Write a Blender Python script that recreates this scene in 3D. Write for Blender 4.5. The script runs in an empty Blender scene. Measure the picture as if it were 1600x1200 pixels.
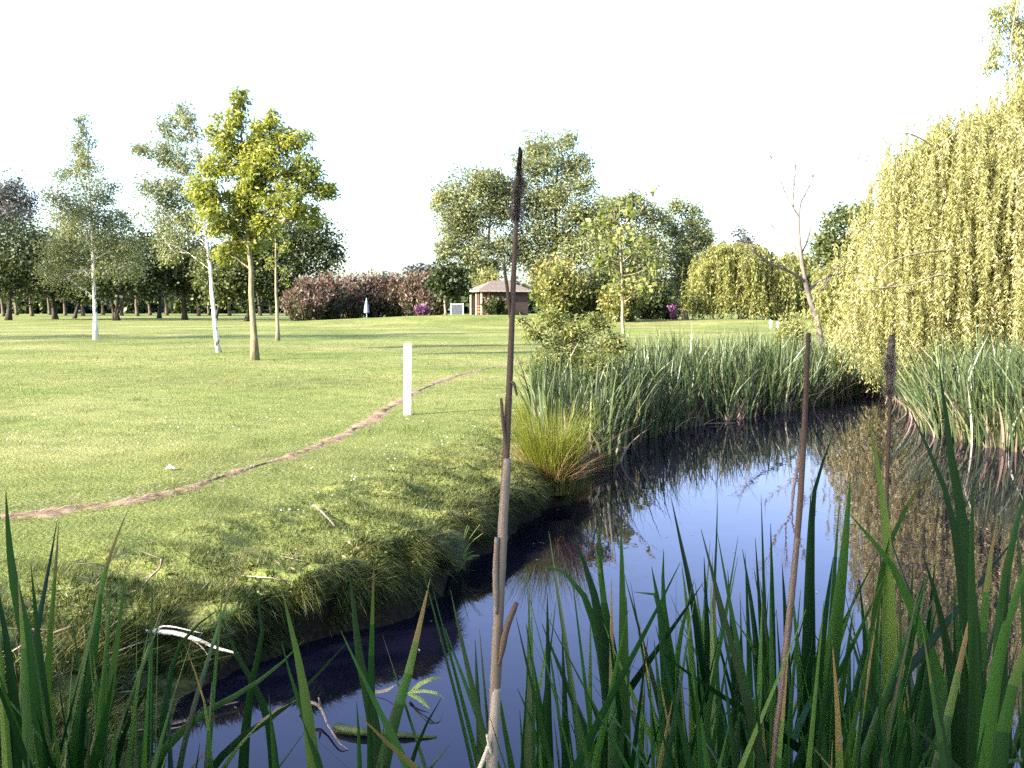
import bpy, math, random
import numpy as np
rng = np.random.default_rng(7)
random.seed(7)
scene = bpy.context.scene
COL = scene.collection
R = math.radians

# ------------------------------------------------------------------ camera
F_PX = 1500.0
CAM_Z = 2.1
PITCH = math.atan(120 / F_PX)
cam_data = bpy.data.cameras.new('camera')
cam_data.sensor_width = 36
cam_data.lens = 36 * F_PX / 1600
cam_data.clip_start = 0.05
cam_data.clip_end = 3000
cam = bpy.data.objects.new('camera', cam_data)
cam.location = (0, 0, CAM_Z)
cam.rotation_euler = (math.pi / 2 - PITCH, 0, 0)
COL.objects.link(cam)
scene.camera = cam
SP, CP = math.sin(PITCH), math.cos(PITCH)


def ray(px, py):
    u = (px - 800) / F_PX
    v = (600 - py) / F_PX
    return np.array([u, CP + v * SP, -SP + v * CP])


def P(px, py, d):
    """point of the photograph (1600x1200 px) at distance d along the ground"""
    r = ray(px, py)
    r = r * (d / r[1])
    return r + np.array([0, 0, CAM_Z])


def G(px, py, z=0.0):
    r = ray(px, py)
    return r * ((z - CAM_Z) / r[2]) + np.array([0, 0, CAM_Z])


# ------------------------------------------------------------------ noise
_T = np.random.default_rng(3).random((256, 256))


def vnoise(x, y):
    x = np.asarray(x, float); y = np.asarray(y, float)
    xi = np.floor(x).astype(int); yi = np.floor(y).astype(int)
    fx = x - xi; fy = y - yi
    fx = fx * fx * (3 - 2 * fx); fy = fy * fy * (3 - 2 * fy)
    a = _T[xi & 255, yi & 255]; b = _T[(xi + 1) & 255, yi & 255]
    c = _T[xi & 255, (yi + 1) & 255]; d = _T[(xi + 1) & 255, (yi + 1) & 255]
    return (a * (1 - fx) + b * fx) * (1 - fy) + (c * (1 - fx) + d * fx) * fy - 0.5


def sstep(a, b, x):
    t = np.clip((np.asarray(x, float) - a) / (b - a), 0, 1)
    return t * t * (3 - 2 * t)


# ------------------------------------------------------------------ terrain
shore_px = [(190, 1190), (262, 1120), (300, 1085), (390, 1042), (470, 1010), (560, 985), (650, 940), (700, 902), (760, 862),
            (800, 818), (850, 792), (890, 778), (925, 735), (950, 700), (985, 684), (1050, 668), (1150, 652),
            (1250, 635), (1335, 612), (1400, 618), (1440, 640), (1480, 680), (1540, 694), (1600, 702)]
POND = [G(*p)[:2] for p in shore_px]
POND += [np.array(q) for q in [(8.6, 12), (9.2, 8), (8, 4), (6, 1.6), (3.5, 0.7), (1.5, 0.45), (0, 0.5), (-0.9, 0.9), (-1.5, 2.0), (-1.75, 3.2)]]
POND = np.array(POND)


def sdf(x, y):
    """signed distance to the pond edge, positive on land"""
    x = np.asarray(x, float); y = np.asarray(y, float)
    n = len(POND)
    d2 = np.full(x.shape, 1e9); inside = np.zeros(x.shape, bool)
    for i in range(n):
        a = POND[i]; b = POND[(i + 1) % n]
        ex, ey = b - a
        t = np.clip(((x - a[0]) * ex + (y - a[1]) * ey) / (ex * ex + ey * ey), 0, 1)
        d2 = np.minimum(d2, (x - a[0] - t * ex) ** 2 + (y - a[1] - t * ey) ** 2)
        c = (a[1] > y) != (b[1] > y)
        with np.errstate(divide='ignore', invalid='ignore'):
            xin = (b[0] - a[0]) * (y - a[1]) / (b[1] - a[1] + 1e-12) + a[0]
        inside ^= c & (x < xin)
    d = np.sqrt(d2)
    return np.where(inside, -d, d)


PATH_PX = [(-260, 838), (-120, 824), (0, 808), (100, 797), (200, 783), (290, 762), (370, 738), (470, 706), (560, 667), (620, 630), (660, 608),
           (720, 585), (775, 573), (815, 566), (850, 560)]
_pp = np.array([G(px, py, 0.5)[:2] for px, py in PATH_PX])


def catmull(pts, n=12):
    pts = np.asarray(pts, float)
    q = np.vstack([2 * pts[0] - pts[1], pts, 2 * pts[-1] - pts[-2]])
    out = []
    for i in range(1, len(q) - 2):
        t = np.linspace(0, 1, n, endpoint=False)[:, None]
        a, b, c, d = q[i - 1], q[i], q[i + 1], q[i + 2]
        out.append(0.5 * (2 * b + (c - a) * t + (2 * a - 5 * b + 4 * c - d) * t ** 2 + (3 * b - a - 3 * c + d) * t ** 3))
    out.append(pts[-1:])
    return np.vstack(out)


def curve(pts, n):
    """smooth curve through unevenly spaced points, n samples evenly spaced along it"""
    p = np.asarray(pts, float)
    dl = np.maximum(np.linalg.norm(np.diff(p, axis=0), axis=1), 1e-5)
    sl = np.diff(p, axis=0) / dl[:, None]
    tgt_ = np.empty_like(p)
    tgt_[0] = sl[0]; tgt_[-1] = sl[-1]
    if len(p) > 2:
        tgt_[1:-1] = (sl[:-1] * dl[1:, None] + sl[1:] * dl[:-1, None]) / (dl[:-1] + dl[1:])[:, None]
    out = []
    for i in range(len(dl)):
        t = np.linspace(0, 1, 10, endpoint=False)[:, None]; h = dl[i]
        out.append((2 * t ** 3 - 3 * t ** 2 + 1) * p[i] + (t ** 3 - 2 * t ** 2 + t) * h * tgt_[i] + (-2 * t ** 3 + 3 * t ** 2) * p[i + 1] + (t ** 3 - t ** 2) * h * tgt_[i + 1])
    q = np.vstack(out + [p[-1:]])
    a = np.concatenate([[0], np.cumsum(np.linalg.norm(np.diff(q, axis=0), axis=1))])
    u = np.linspace(0, a[-1], n)
    return np.stack([np.interp(u, a, q[:, k]) for k in range(3)], -1)


PATH = catmull(_pp, 24)


def path_dist(x, y):
    x = np.asarray(x, float); y = np.asarray(y, float)
    d2 = np.full(x.shape, 1e9)
    for i in range(0, len(PATH) - 1, 4):
        a = PATH[i]; b = PATH[min(i + 4, len(PATH) - 1)]
        e = b - a
        t = np.clip(((x - a[0]) * e[0] + (y - a[1]) * e[1]) / (e @ e), 0, 1)
        d2 = np.minimum(d2, (x - a[0] - t * e[0]) ** 2 + (y - a[1] - t * e[1]) ** 2)
    return np.sqrt(d2)


def shore_s(x, y):
    s = sdf(x, y)
    return s + 0.22 * vnoise(x * 1.6, y * 1.6) * sstep(1.2, 0.1, np.abs(s)) + 0.12 * vnoise(x * 5 + 9, y * 5) * sstep(0.9, 0.1, np.abs(s))


def height(x, y):
    x = np.asarray(x, float); y = np.asarray(y, float)
    s = shore_s(x, y)
    soft = sstep(6.2, 4.8, y) * sstep(-0.5, -1.2, x) + sstep(1.2, 0.2, y)      # gentler shelf by the near left shore
    soft = np.clip(soft, 0, 1)
    wid = 0.34 + 1.25 * soft
    t = np.clip(s / wid, 0, 1)
    lip = np.where(soft > 0.5, 0.42, 0.40)
    z = lip * (1 - (1 - t) ** (2.4 - 1.1 * soft)) + 0.10 * sstep(0.3, 2.0, s)
    z = np.where(s < 0, -0.55 * sstep(0, -1.0, s), z)
    land = sstep(0.0, 0.3, s)
    near_bank = sstep(2.2, 0.4, s) * land
    z = z + near_bank * (0.16 * vnoise(x * 2.7, y * 2.7) + 0.13 * vnoise(x * 6.5, y * 6.5) + 0.05 * vnoise(x * 15, y * 15))
    z = z + land * 0.05 * vnoise(x * 0.25, y * 0.25) * sstep(4, 9, s)
    far = sstep(45, 70, y)
    z = z + 0.62 * np.exp(-(((x + 7) / 15.0) ** 2) - ((y - 86) / 9.0) ** 2)      # mound before the hut
    z = z + 0.62 * np.exp(-(((x - 2) / 15.0) ** 2) - ((y - 96) / 12.0) ** 2)
    z = z + 0.45 * np.exp(-(((x - 21) / 9.0) ** 2) - ((y - 84) / 8.0) ** 2)     # mound at right
    z = z + far * 0.10 * vnoise(x * 0.06 + 3, y * 0.06)
    return z


def gz(x, y):
    return float(height(np.array([x]), np.array([y]))[0])


def hit(px, py):
    """where the sight line through a photo pixel meets the ground or the water"""
    r = ray(px, py); o = np.array([0, 0, CAM_Z])
    t = np.linspace(2.5, 60, 9000)
    q = o + r * t[:, None]
    g = np.maximum(height(q[:, 0], q[:, 1]), 0)
    i = int(np.argmax(q[:, 2] < g))
    return np.array([q[i, 0], q[i, 1], g[i]])


# ------------------------------------------------------------------ mesh helpers
def make_mesh(name, verts, quads=None, tris=None, tint=None, smooth=False):
    verts = np.asarray(verts, np.float32)
    quads = np.zeros((0, 4), np.int32) if quads is None else np.asarray(quads, np.int32).reshape(-1, 4)
    tris = np.zeros((0, 3), np.int32) if tris is None else np.asarray(tris, np.int32).reshape(-1, 3)
    me = bpy.data.meshes.new(name)
    me.vertices.add(len(verts)); me.vertices.foreach_set('co', verts.ravel())
    nl = quads.size + tris.size
    me.loops.add(nl)
    me.loops.foreach_set('vertex_index', np.concatenate([quads.ravel(), tris.ravel()]).astype(np.int32))
    me.polygons.add(len(quads) + len(tris))
    starts = np.concatenate([np.arange(len(quads)) * 4, quads.size + np.arange(len(tris)) * 3]).astype(np.int32)
    me.polygons.foreach_set('loop_start', starts)
    me.polygons.foreach_set('use_smooth', np.full(len(starts), smooth, bool))
    if tint is not None:
        at = me.attributes.new('tint', 'FLOAT', 'FACE')
        at.data.foreach_set('value', np.asarray(tint, np.float32))
    me.update(calc_edges=True)
    me.validate()
    return me


class MB:
    """collects geometry for ONE mesh"""
    def __init__(s):
        s.v = []; s.q = []; s.t = []; s.qt = []; s.tt = []; s.n = 0

    def add(s, v, q=None, t=None, qt=0.5, tt=0.5):
        v = np.asarray(v, float).reshape(-1, 3)
        if q is not None and len(q):
            q = np.asarray(q, int); s.q.append(q + s.n); s.qt.append(np.broadcast_to(np.asarray(qt, float), (len(q),)))
        if t is not None and len(t):
            t = np.asarray(t, int); s.t.append(t + s.n); s.tt.append(np.broadcast_to(np.asarray(tt, float), (len(t),)))
        s.v.append(v); s.n += len(v)

    def tube(s, pts, rad, k=6, tint=0.5, cap=True, jitter=0.0):
        pts = np.asarray(pts, float); m = len(pts)
        rad = np.broadcast_to(np.asarray(rad, float), (m,))
        tg = np.gradient(pts, axis=0); tg /= np.linalg.norm(tg, axis=1)[:, None] + 1e-9
        ref = np.array([0.31, 0.95, 0.05]) if abs(tg[:, 2]).mean() > 0.6 else np.array([0, 0, 1.0])
        a = np.cross(tg, ref); a /= np.linalg.norm(a, axis=1)[:, None] + 1e-9
        b = np.cross(tg, a)
        th = np.arange(k) * 2 * math.pi / k
        rr = rad[:, None] * (1 + jitter * (rng.random((m, k)) - 0.5))
        ring = pts[:, None, :] + rr[..., None] * (a[:, None, :] * np.cos(th)[None, :, None] + b[:, None, :] * np.sin(th)[None, :, None])
        v = ring.reshape(-1, 3)
        i = np.arange(m - 1)[:, None] * k; j = np.arange(k)[None, :]; j2 = (j + 1) % k
        q = np.stack([i + j, i + j2, i + k + j2, i + k + j], -1).reshape(-1, 4)
        t = None
        if cap:
            v = np.vstack([v, pts[-1:], pts[:1]])
            e = (m - 1) * k; jj = np.arange(k)
            t = np.vstack([np.stack([e + jj, e + (jj + 1) % k, np.full(k, m * k)], -1),
                           np.stack([(jj + 1) % k, jj, np.full(k, m * k + 1)], -1)])
        s.add(v, q, t, tint, tint)

    def box(s, lo, hi, tint=0.5):
        x0, y0, z0 = lo; x1, y1, z1 = hi
        v = [(x0, y0, z0), (x1, y0, z0), (x1, y1, z0), (x0, y1, z0), (x0, y0, z1), (x1, y0, z1), (x1, y1, z1), (x0, y1, z1)]
        s.add(v, [(0, 3, 2, 1), (4, 5, 6, 7), (0, 1, 5, 4), (1, 2, 6, 5), (2, 3, 7, 6), (3, 0, 4, 7)], None, tint)

    def leaves(s, p, d, n, L, W, tint, fold=0.0):
        """rhombic leaves: base p, axis d, face normal n"""
        sd = np.cross(d, n); sd /= np.linalg.norm(sd, axis=1)[:, None] + 1e-9
        L = np.broadcast_to(np.asarray(L, float), (len(p),))[:, None]; W = np.broadcast_to(np.asarray(W, float), (len(p),))[:, None]
        v = np.stack([p, p + d * L * .45 + sd * W * .5, p + d * L, p + d * L * .45 - sd * W * .5], 1).reshape(-1, 3)
        q = np.arange(len(p) * 4).reshape(-1, 4)
        s.add(v, q, None, tint)

    def blades(s, p, lean, h, w, tint, segs=2, side=None):
        """grass blades: base p, lean = horizontal offset of the tip"""
        n = len(p)
        h = np.broadcast_to(np.asarray(h, float), (n,)); w = np.broadcast_to(np.asarray(w, float), (n,))
        if side is None:
            a = rng.random(n) * 2 * math.pi
            side = np.stack([np.cos(a), np.sin(a), np.zeros(n)], -1)
        rows = []
        for k in range(segs):
            t = k / segs
            c = p + lean * (t ** 1.8)
            c = c + np.stack([0 * h, 0 * h, h * (t - 0.0 * t)], -1)
            ww = (w * 0.5 * (1 - t ** 1.7))[:, None]
            rows += [c - side * ww, c + side * ww]
        tip = p + lean + np.stack([0 * h, 0 * h, h], -1)
        rows.append(tip)
        v = np.stack(rows, 1)
        m = 2 * segs + 1
        base = np.arange(n)[:, None] * m
        qs = [np.concatenate([base + 2 * k, base + 2 * k + 1, base + 2 * k + 3, base + 2 * k + 2], 1) for k in range(segs - 1)]
        tr = np.concatenate([base + 2 * segs - 2, base + 2 * segs - 1, base + 2 * segs], 1)
        tint = np.broadcast_to(np.asarray(tint, float), (n,))
        q = np.vstack(qs) if qs else None
        s.add(v.reshape(-1, 3), q, tr, np.tile(tint, max(1, segs - 1)) if qs else 0, tint)

    def mesh(s, name, smooth=False):
        v = np.vstack(s.v)
        q = np.vstack(s.q) if s.q else None; t = np.vstack(s.t) if s.t else None
        ti = np.concatenate((s.qt if s.q else []) + (s.tt if s.t else []))
        return make_mesh(name, v, q, t, ti, smooth)


def link(name, me, mat, parent=None, loc=None):
    o = bpy.data.objects.new(name, me)
    if me is not None and mat is not None and not me.materials:
        me.materials.append(mat)
    COL.objects.link(o)
    if parent is not None:
        o.parent = parent
    if loc is not None:
        o.location = loc
    return o


def build(name, mb, mat, parent=None, org=None, smooth=False):
    """mesh collected in world coordinates, put under its thing at org"""
    me = mb.mesh(name, smooth)
    if org is not None:
        me.transform(__import__('mathutils').Matrix.Translation([-float(c) for c in org]))
    return link(name, me, mat, parent, None if parent is not None else org)


def tag(o, label=None, cat=None, group=None, kind=None):
    if label: o['label'] = label
    if cat: o['category'] = cat
    if group: o['group'] = group
    if kind: o['kind'] = kind
    return o


def thing(name, loc, label, cat, group=None):
    o = bpy.data.objects.new(name, None)
    o.empty_display_size = 0.2
    COL.objects.link(o); o.location = [float(c) for c in loc]
    return tag(o, label, cat, group)


# ------------------------------------------------------------------ materials
def new_mat(name):
    m = bpy.data.materials.new(name); m.use_nodes = True
    nt = m.node_tree; nt.nodes.clear()
    return m, nt, nt.nodes, nt.links


def ramp(N, stops):
    r = N.new('ShaderNodeValToRGB')
    e = r.color_ramp.elements
    while len(e) < len(stops): e.new(0.5)
    for i, (p, c) in enumerate(stops):
        e[i].position = p; e[i].color = (*c, 1)
    return r


def leaf_mat(name, stops, trans=0.35, tcol=None, rough=0.5, spec=0.25, mottle=0.0):
    m, nt, N, L = new_mat(name)
    out = N.new('ShaderNodeOutputMaterial'); mix = N.new('ShaderNodeMixShader'); mix.inputs[0].default_value = trans
    b = N.new('ShaderNodeBsdfPrincipled'); tr = N.new('ShaderNodeBsdfTranslucent')
    at = N.new('ShaderNodeAttribute'); at.attribute_name = 'tint'
    r = ramp(N, [(p_, tuple(v_ * K for v_ in c_)) for p_, c_ in stops])
    L.new(at.outputs['Fac'], r.inputs[0])
    col = r.outputs[0]
    if mottle:
        tc = N.new('ShaderNodeTexCoord'); no = N.new('ShaderNodeTexNoise'); no.inputs['Scale'].default_value = mottle
        no.inputs['Detail'].default_value = 4
        hs = N.new('ShaderNodeHueSaturation'); mr = N.new('ShaderNodeMapRange')
        mr.inputs[3].default_value = 0.6; mr.inputs[4].default_value = 1.4
        mp = N.new('ShaderNodeMapping'); mp.inputs['Scale'].default_value = (5, 5, .2)
        L.new(tc.outputs['Object'], mp.inputs[0]); L.new(mp.outputs[0], no.inputs[0]); L.new(no.outputs[0], mr.inputs[0]); L.new(mr.outputs[0], hs.inputs['Value']); L.new(col, hs.inputs['Color'])
        col = hs.outputs[0]
    L.new(col, b.inputs['Base Color'])
    mx = N.new('ShaderNodeMix'); mx.data_type = 'RGBA'; mx.blend_type = 'MULTIPLY'; mx.inputs[0].default_value = 1
    L.new(col, mx.inputs[6]); mx.inputs[7].default_value = (*(tcol or (1.25, 1.2, 0.55)), 1)
    L.new(mx.outputs[2], tr.inputs[0])
    b.inputs['Roughness'].default_value = rough; b.inputs['Specular IOR Level'].default_value = spec
    L.new(b.outputs[0], mix.inputs[1]); L.new(tr.outputs[0], mix.inputs[2]); L.new(mix.outputs[0], out.inputs[0])
    return m


KB = .58


def noise_mat(name, stops, scale=5, rough=0.85, bump=0.3, stretch=(1, 1, 1), detail=6, spec=0.2, distort=0.0, bscale=None):
    m, nt, N, L = new_mat(name)
    out = N.new('ShaderNodeOutputMaterial'); b = N.new('ShaderNodeBsdfPrincipled')
    tc = N.new('ShaderNodeTexCoord'); mp = N.new('ShaderNodeMapping'); mp.inputs['Scale'].default_value = stretch
    no = N.new('ShaderNodeTexNoise'); no.inputs['Scale'].default_value = scale; no.inputs['Detail'].default_value = detail
    no.inputs['Distortion'].default_value = distort
    kk = 1 if name in ('white_paint', 'white_paper', 'birch_bark', 'weathered_wood') else KB
    r = ramp(N, [(p_, tuple(v_ * kk for v_ in c_)) for p_, c_ in stops])
    L.new(tc.outputs['Object'], mp.inputs[0]); L.new(mp.outputs[0], no.inputs[0]); L.new(no.outputs[0], r.inputs[0])
    L.new(r.outputs[0], b.inputs['Base Color'])
    bm = N.new('ShaderNodeBump'); bm.inputs['Strength'].default_value = bump; bm.inputs['Distance'].default_value = 0.02
    L.new(no.outputs[0], bm.inputs['Height']); L.new(bm.outputs[0], b.inputs['Normal'])
    b.inputs['Roughness'].default_value = rough; b.inputs['Specular IOR Level'].default_value = spec
    L.new(b.outputs[0], out.inputs[0])
    return m


K = .46
M = {}
M['ash'] = leaf_mat('ash_leaf', [(0, (.22, .29, .07)), (.5, (.44, .50, .11)), (1, (.72, .72, .17))], .48)
M['birch'] = leaf_mat('birch_leaf', [(0, (.19, .22, .125)), (.6, (.34, .385, .20)), (1, (.55, .58, .31))], .38)
M['dark'] = leaf_mat('dark_leaf', [(0, (.03, .05, .025)), (.55, (.07, .105, .035)), (1, (.17, .19, .05))], .22)
M['mid'] = leaf_mat('mid_leaf', [(0, (.08, .11, .045)), (.6, (.17, .21, .07)), (1, (.29, .31, .09))], .28)
M['poplar'] = leaf_mat('poplar_leaf', [(0, (.18, .21, .10)), (.5, (.34, .38, .18)), (1, (.54, .57, .28))], .32)
M['willow'] = leaf_mat('willow_leaf', [(0, (.28, .31, .09)), (.5, (.50, .51, .18)), (1, (.90, .86, .50))], .30, rough=.42, spec=.4)
M['willow_far'] = leaf_mat('far_willow_leaf', [(0, (.20, .23, .06)), (.5, (.35, .38, .11)), (1, (.52, .52, .19))], .28)
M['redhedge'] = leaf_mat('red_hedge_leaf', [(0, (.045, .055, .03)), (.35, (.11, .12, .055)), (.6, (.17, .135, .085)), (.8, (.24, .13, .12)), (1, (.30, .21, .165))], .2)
M['orange'] = leaf_mat('orange_leaf', [(0, (.12, .165, .045)), (.6, (.29, .33, .085)), (1, (.46, .39, .12))], .3)
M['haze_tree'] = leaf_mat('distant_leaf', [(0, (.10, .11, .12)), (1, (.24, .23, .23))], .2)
M['sapling'] = leaf_mat('sapling_leaf', [(0, (.17, .22, .06)), (1, (.44, .48, .16))], .42)
M['shrub'] = leaf_mat('shrub_leaf', [(0, (.17, .20, .06)), (.6, (.34, .38, .12)), (1, (.55, .53, .20))], .38)
M['pink'] = leaf_mat('pink_flower', [(0, (.08, .07, .06)), (.45, (.26, .10, .22)), (1, (.58, .27, .48))], .3, tcol=(1, .8, 1))
M['reed'] = leaf_mat('reed_leaf', [(0, (.045, .08, .026)), (.5, (.13, .185, .065)), (.72, (.30, .36, .16)), (.78, (.20, .12, .09)), (1, (.56, .43, .33))], .22, rough=.4, spec=.4)
M['cattail'] = leaf_mat('cattail_leaf', [(0, (.004, .026, .008)), (.5, (.013, .066, .015)), (.78, (.045, .14, .024)), (.90, (.12, .19, .045)), (1, (.24, .17, .08))], .26, rough=.42, spec=.28, tcol=(1.3, 1.5, .4), mottle=7)
M['dry_leaf'] = leaf_mat('dry_leaf', [(0, (.25, .18, .10)), (1, (.55, .45, .32))], .2, tcol=(1, .9, .7))
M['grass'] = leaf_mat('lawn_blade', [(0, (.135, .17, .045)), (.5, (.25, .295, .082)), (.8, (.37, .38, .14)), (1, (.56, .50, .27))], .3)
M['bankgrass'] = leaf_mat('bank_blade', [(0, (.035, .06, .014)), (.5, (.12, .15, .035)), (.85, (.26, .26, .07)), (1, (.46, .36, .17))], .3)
M['tussock'] = leaf_mat('tussock_blade', [(0, (.12, .17, .02)), (.6, (.27, .30, .03)), (.75, (.36, .34, .06)), (.8, (.30, .17, .09)), (1, (.46, .31, .17))], .3)
M['daisy'] = leaf_mat('daisy_head', [(0, (.9, .9, .75)), (1, (1.5, 1.5, 1.4))], .1, tcol=(1, 1, 1))
M['dock'] = leaf_mat('dock_leaf', [(0, (.24, .36, .08)), (1, (.50, .62, .20))], .4)
M['bark'] = noise_mat('grey_brown_bark', [(.3, (.09, .07, .05)), (.7, (.22, .18, .13))], 9, stretch=(1, 1, .25), bump=.6)
M['ashbark'] = noise_mat('ash_bark', [(.3, (.17, .14, .075)), (.7, (.36, .31, .19))], 14, stretch=(1, 1, .3), bump=.5)
M['darkbark'] = noise_mat('dark_bark', [(.3, (.03, .026, .02)), (.7, (.09, .075, .06))], 5, stretch=(1, 1, .3))
M['palebark'] = noise_mat('pale_bark', [(.3, (.20, .16, .10)), (.7, (.42, .36, .25))], 8, stretch=(1, 1, .3), bump=.5)
M['birchbark'] = noise_mat('birch_bark', [(.36, (.05, .04, .035)), (.46, (.62, .58, .52)), (.8, (.78, .75, .70))], 5.5, stretch=(1.2, 1.2, .55), bump=.3, detail=3, distort=.6)
M['barebark'] = noise_mat('bare_bark', [(.3, (.10, .085, .075)), (.7, (.28, .24, .20))], 8, stretch=(1, 1, .3), bump=.5)
M['mud'] = noise_mat('bank_soil', [(.3, (.02, .014, .01)), (.7, (.075, .05, .032))], 12, bump=.9)
M['path'] = noise_mat('path_dirt', [(.3, (.14, .085, .05)), (.5, (.29, .19, .115)), (.72, (.44, .34, .22))], 7, bump=.8, detail=9)
M['straw'] = leaf_mat('straw', [(0, (.3, .2, .13)), (1, (.75, .62, .45))], .1)
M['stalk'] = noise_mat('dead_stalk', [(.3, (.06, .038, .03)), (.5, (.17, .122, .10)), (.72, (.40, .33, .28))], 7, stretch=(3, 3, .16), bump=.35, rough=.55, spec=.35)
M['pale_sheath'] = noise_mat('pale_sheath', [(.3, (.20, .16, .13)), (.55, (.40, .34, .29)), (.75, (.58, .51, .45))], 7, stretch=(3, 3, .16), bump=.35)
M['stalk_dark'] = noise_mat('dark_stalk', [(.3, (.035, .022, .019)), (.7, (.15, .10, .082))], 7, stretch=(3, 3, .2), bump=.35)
M['seed'] = noise_mat('seed_head', [(.35, (.012, .008, .007)), (.7, (.07, .045, .035))], 130, bump=1.0, rough=.95, spec=.05)
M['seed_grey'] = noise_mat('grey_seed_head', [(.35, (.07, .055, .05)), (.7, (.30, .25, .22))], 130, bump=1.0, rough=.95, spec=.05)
M['fluff'] = leaf_mat('seed_fluff', [(0, (.16, .12, .10)), (1, (.42, .36, .33))], .4, tcol=(1, 1, 1))
M['driftwood'] = noise_mat('weathered_wood', [(.35, (.22, .18, .14)), (.5, (.55, .50, .45)), (.8, (.74, .69, .64))], 7, stretch=(.3, 4, 4), bump=.6)
M['twig'] = noise_mat('twig_bark', [(.3, (.16, .10, .07)), (.7, (.42, .33, .27))], 30, bump=.4)
M['white'] = noise_mat('white_paint', [(.28, (.36, .34, .29)), (.45, (.66, .65, .61)), (.7, (.76, .76, .73))], 7, stretch=(3, 3, .6), bump=.15, rough=.5)
M['paper'] = noise_mat('white_paper', [(.3, (.75, .75, .75)), (.7, (.85, .85, .85))], 20, bump=.2)
M['roof'] = noise_mat('roof_shingle', [(.3, (.16, .12, .105)), (.7, (.28, .22, .20))], 6, stretch=(1, 1, 3), bump=.4)
M['brownwall'] = noise_mat('brown_timber', [(.3, (.07, .05, .042)), (.7, (.135, .095, .08))], 4, stretch=(.3, .3, 6), bump=.4)
M['litwall'] = noise_mat('lit_timber', [(.3, (.18, .115, .09)), (.7, (.28, .185, .14))], 4, stretch=(.3, .3, 6), bump=.3)  # brown timber made paler to paint sunlight on the porch walls
M['cream'] = noise_mat('cream_trim', [(.3, (.42, .34, .26)), (.6, (.66, .58, .48))], 6, bump=.1)
M['orangewood'] = noise_mat('orange_wood', [(.3, (.38, .15, .07)), (.7, (.52, .24, .12))], 6, bump=.2)
M['greypanel'] = noise_mat('grey_panel', [(.3, (.10, .12, .16)), (.7, (.15, .17, .21))], 4, bump=.1)
M['glass'] = noise_mat('window_glass', [(.3, (.015, .017, .02)), (.7, (.03, .033, .04))], 2, rough=.08, bump=0, spec=.6)
M['parasol'] = noise_mat('blue_fabric', [(.3, (.22, .30, .42)), (.7, (.36, .44, .55))], 5, bump=.2)
M['log'] = noise_mat('mossy_log', [(.35, (.02, .035, .014)), (.6, (.07, .10, .03)), (.8, (.15, .14, .07))], 12, bump=.7, rough=.6)


def lawn_material():
    m, nt, N, L = new_mat('lawn_ground')
    out = N.new('ShaderNodeOutputMaterial'); b = N.new('ShaderNodeBsdfPrincipled')
    geo = N.new('ShaderNodeNewGeometry')
    def noise(sc, det, mul=None):
        n = N.new('ShaderNodeTexNoise'); n.inputs['Scale'].default_value = sc; n.inputs['Detail'].default_value = det
        if mul:
            mp = N.new('ShaderNodeMapping'); mp.inputs['Scale'].default_value = mul
            L.new(geo.outputs['Position'], mp.inputs[0]); L.new(mp.outputs[0], n.inputs[0])
        else:
            L.new(geo.outputs['Position'], n.inputs[0])
        return n
    n1 = noise(.22, 5); n2 = noise(2.2, 6); n3 = noise(28, 5); n4 = noise(.05, 3, (1, 3.5, 1))
    r1 = ramp(N, [(.30, (.108, .124, .038)), (.52, (.152, .168, .052)), (.72, (.218, .212, .090))])
    r2 = ramp(N, [(.25, (.52, .60, .45)), (.5, (1, 1, 1)), (.75, (1.35, 1.22, 1.2))])
    r3 = ramp(N, [(.28, (.50, .56, .42)), (.55, (1, 1, 1)), (.8, (1.3, 1.2, 1.05))])
    r4 = ramp(N, [(.35, (.80, .92, .70)), (.65, (1.2, 1.08, 1.22))])
    L.new(n1.outputs[0], r1.inputs[0]); L.new(n2.outputs[0], r2.inputs[0]); L.new(n3.outputs[0], r3.inputs[0]); L.new(n4.outputs[0], r4.inputs[0])
    c = r1.outputs[0]
    for r in (r2, r3, r4):
        mx = N.new('ShaderNodeMix'); mx.data_type = 'RGBA'; mx.blend_type = 'MULTIPLY'; mx.inputs[0].default_value = .8
        L.new(c, mx.inputs[6]); L.new(r.outputs[0], mx.inputs[7]); c = mx.outputs[2]
    # bank and pond bed earth, blackened to paint in shade of recess and tufts
    at = N.new('ShaderNodeAttribute'); at.attribute_name = 'soil_shade'
    soil_shade = ramp(N, [(.3, (.006, .005, .003)), (.62, (.018, .013, .008)), (.8, (.05, .034, .02))])
    L.new(n3.outputs[0], soil_shade.inputs[0])
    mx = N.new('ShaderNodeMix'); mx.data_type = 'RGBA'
    L.new(at.outputs['Fac'], mx.inputs[0]); L.new(c, mx.inputs[6]); L.new(soil_shade.outputs[0], mx.inputs[7])
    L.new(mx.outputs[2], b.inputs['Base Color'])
    bm = N.new('ShaderNodeBump'); bm.inputs['Strength'].default_value = .8; bm.inputs['Distance'].default_value = .03
    L.new(n3.outputs[0], bm.inputs['Height']); L.new(bm.outputs[0], b.inputs['Normal'])
    b.inputs['Roughness'].default_value = .9; b.inputs['Specular IOR Level'].default_value = .1
    L.new(b.outputs[0], out.inputs[0])
    return m


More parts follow.
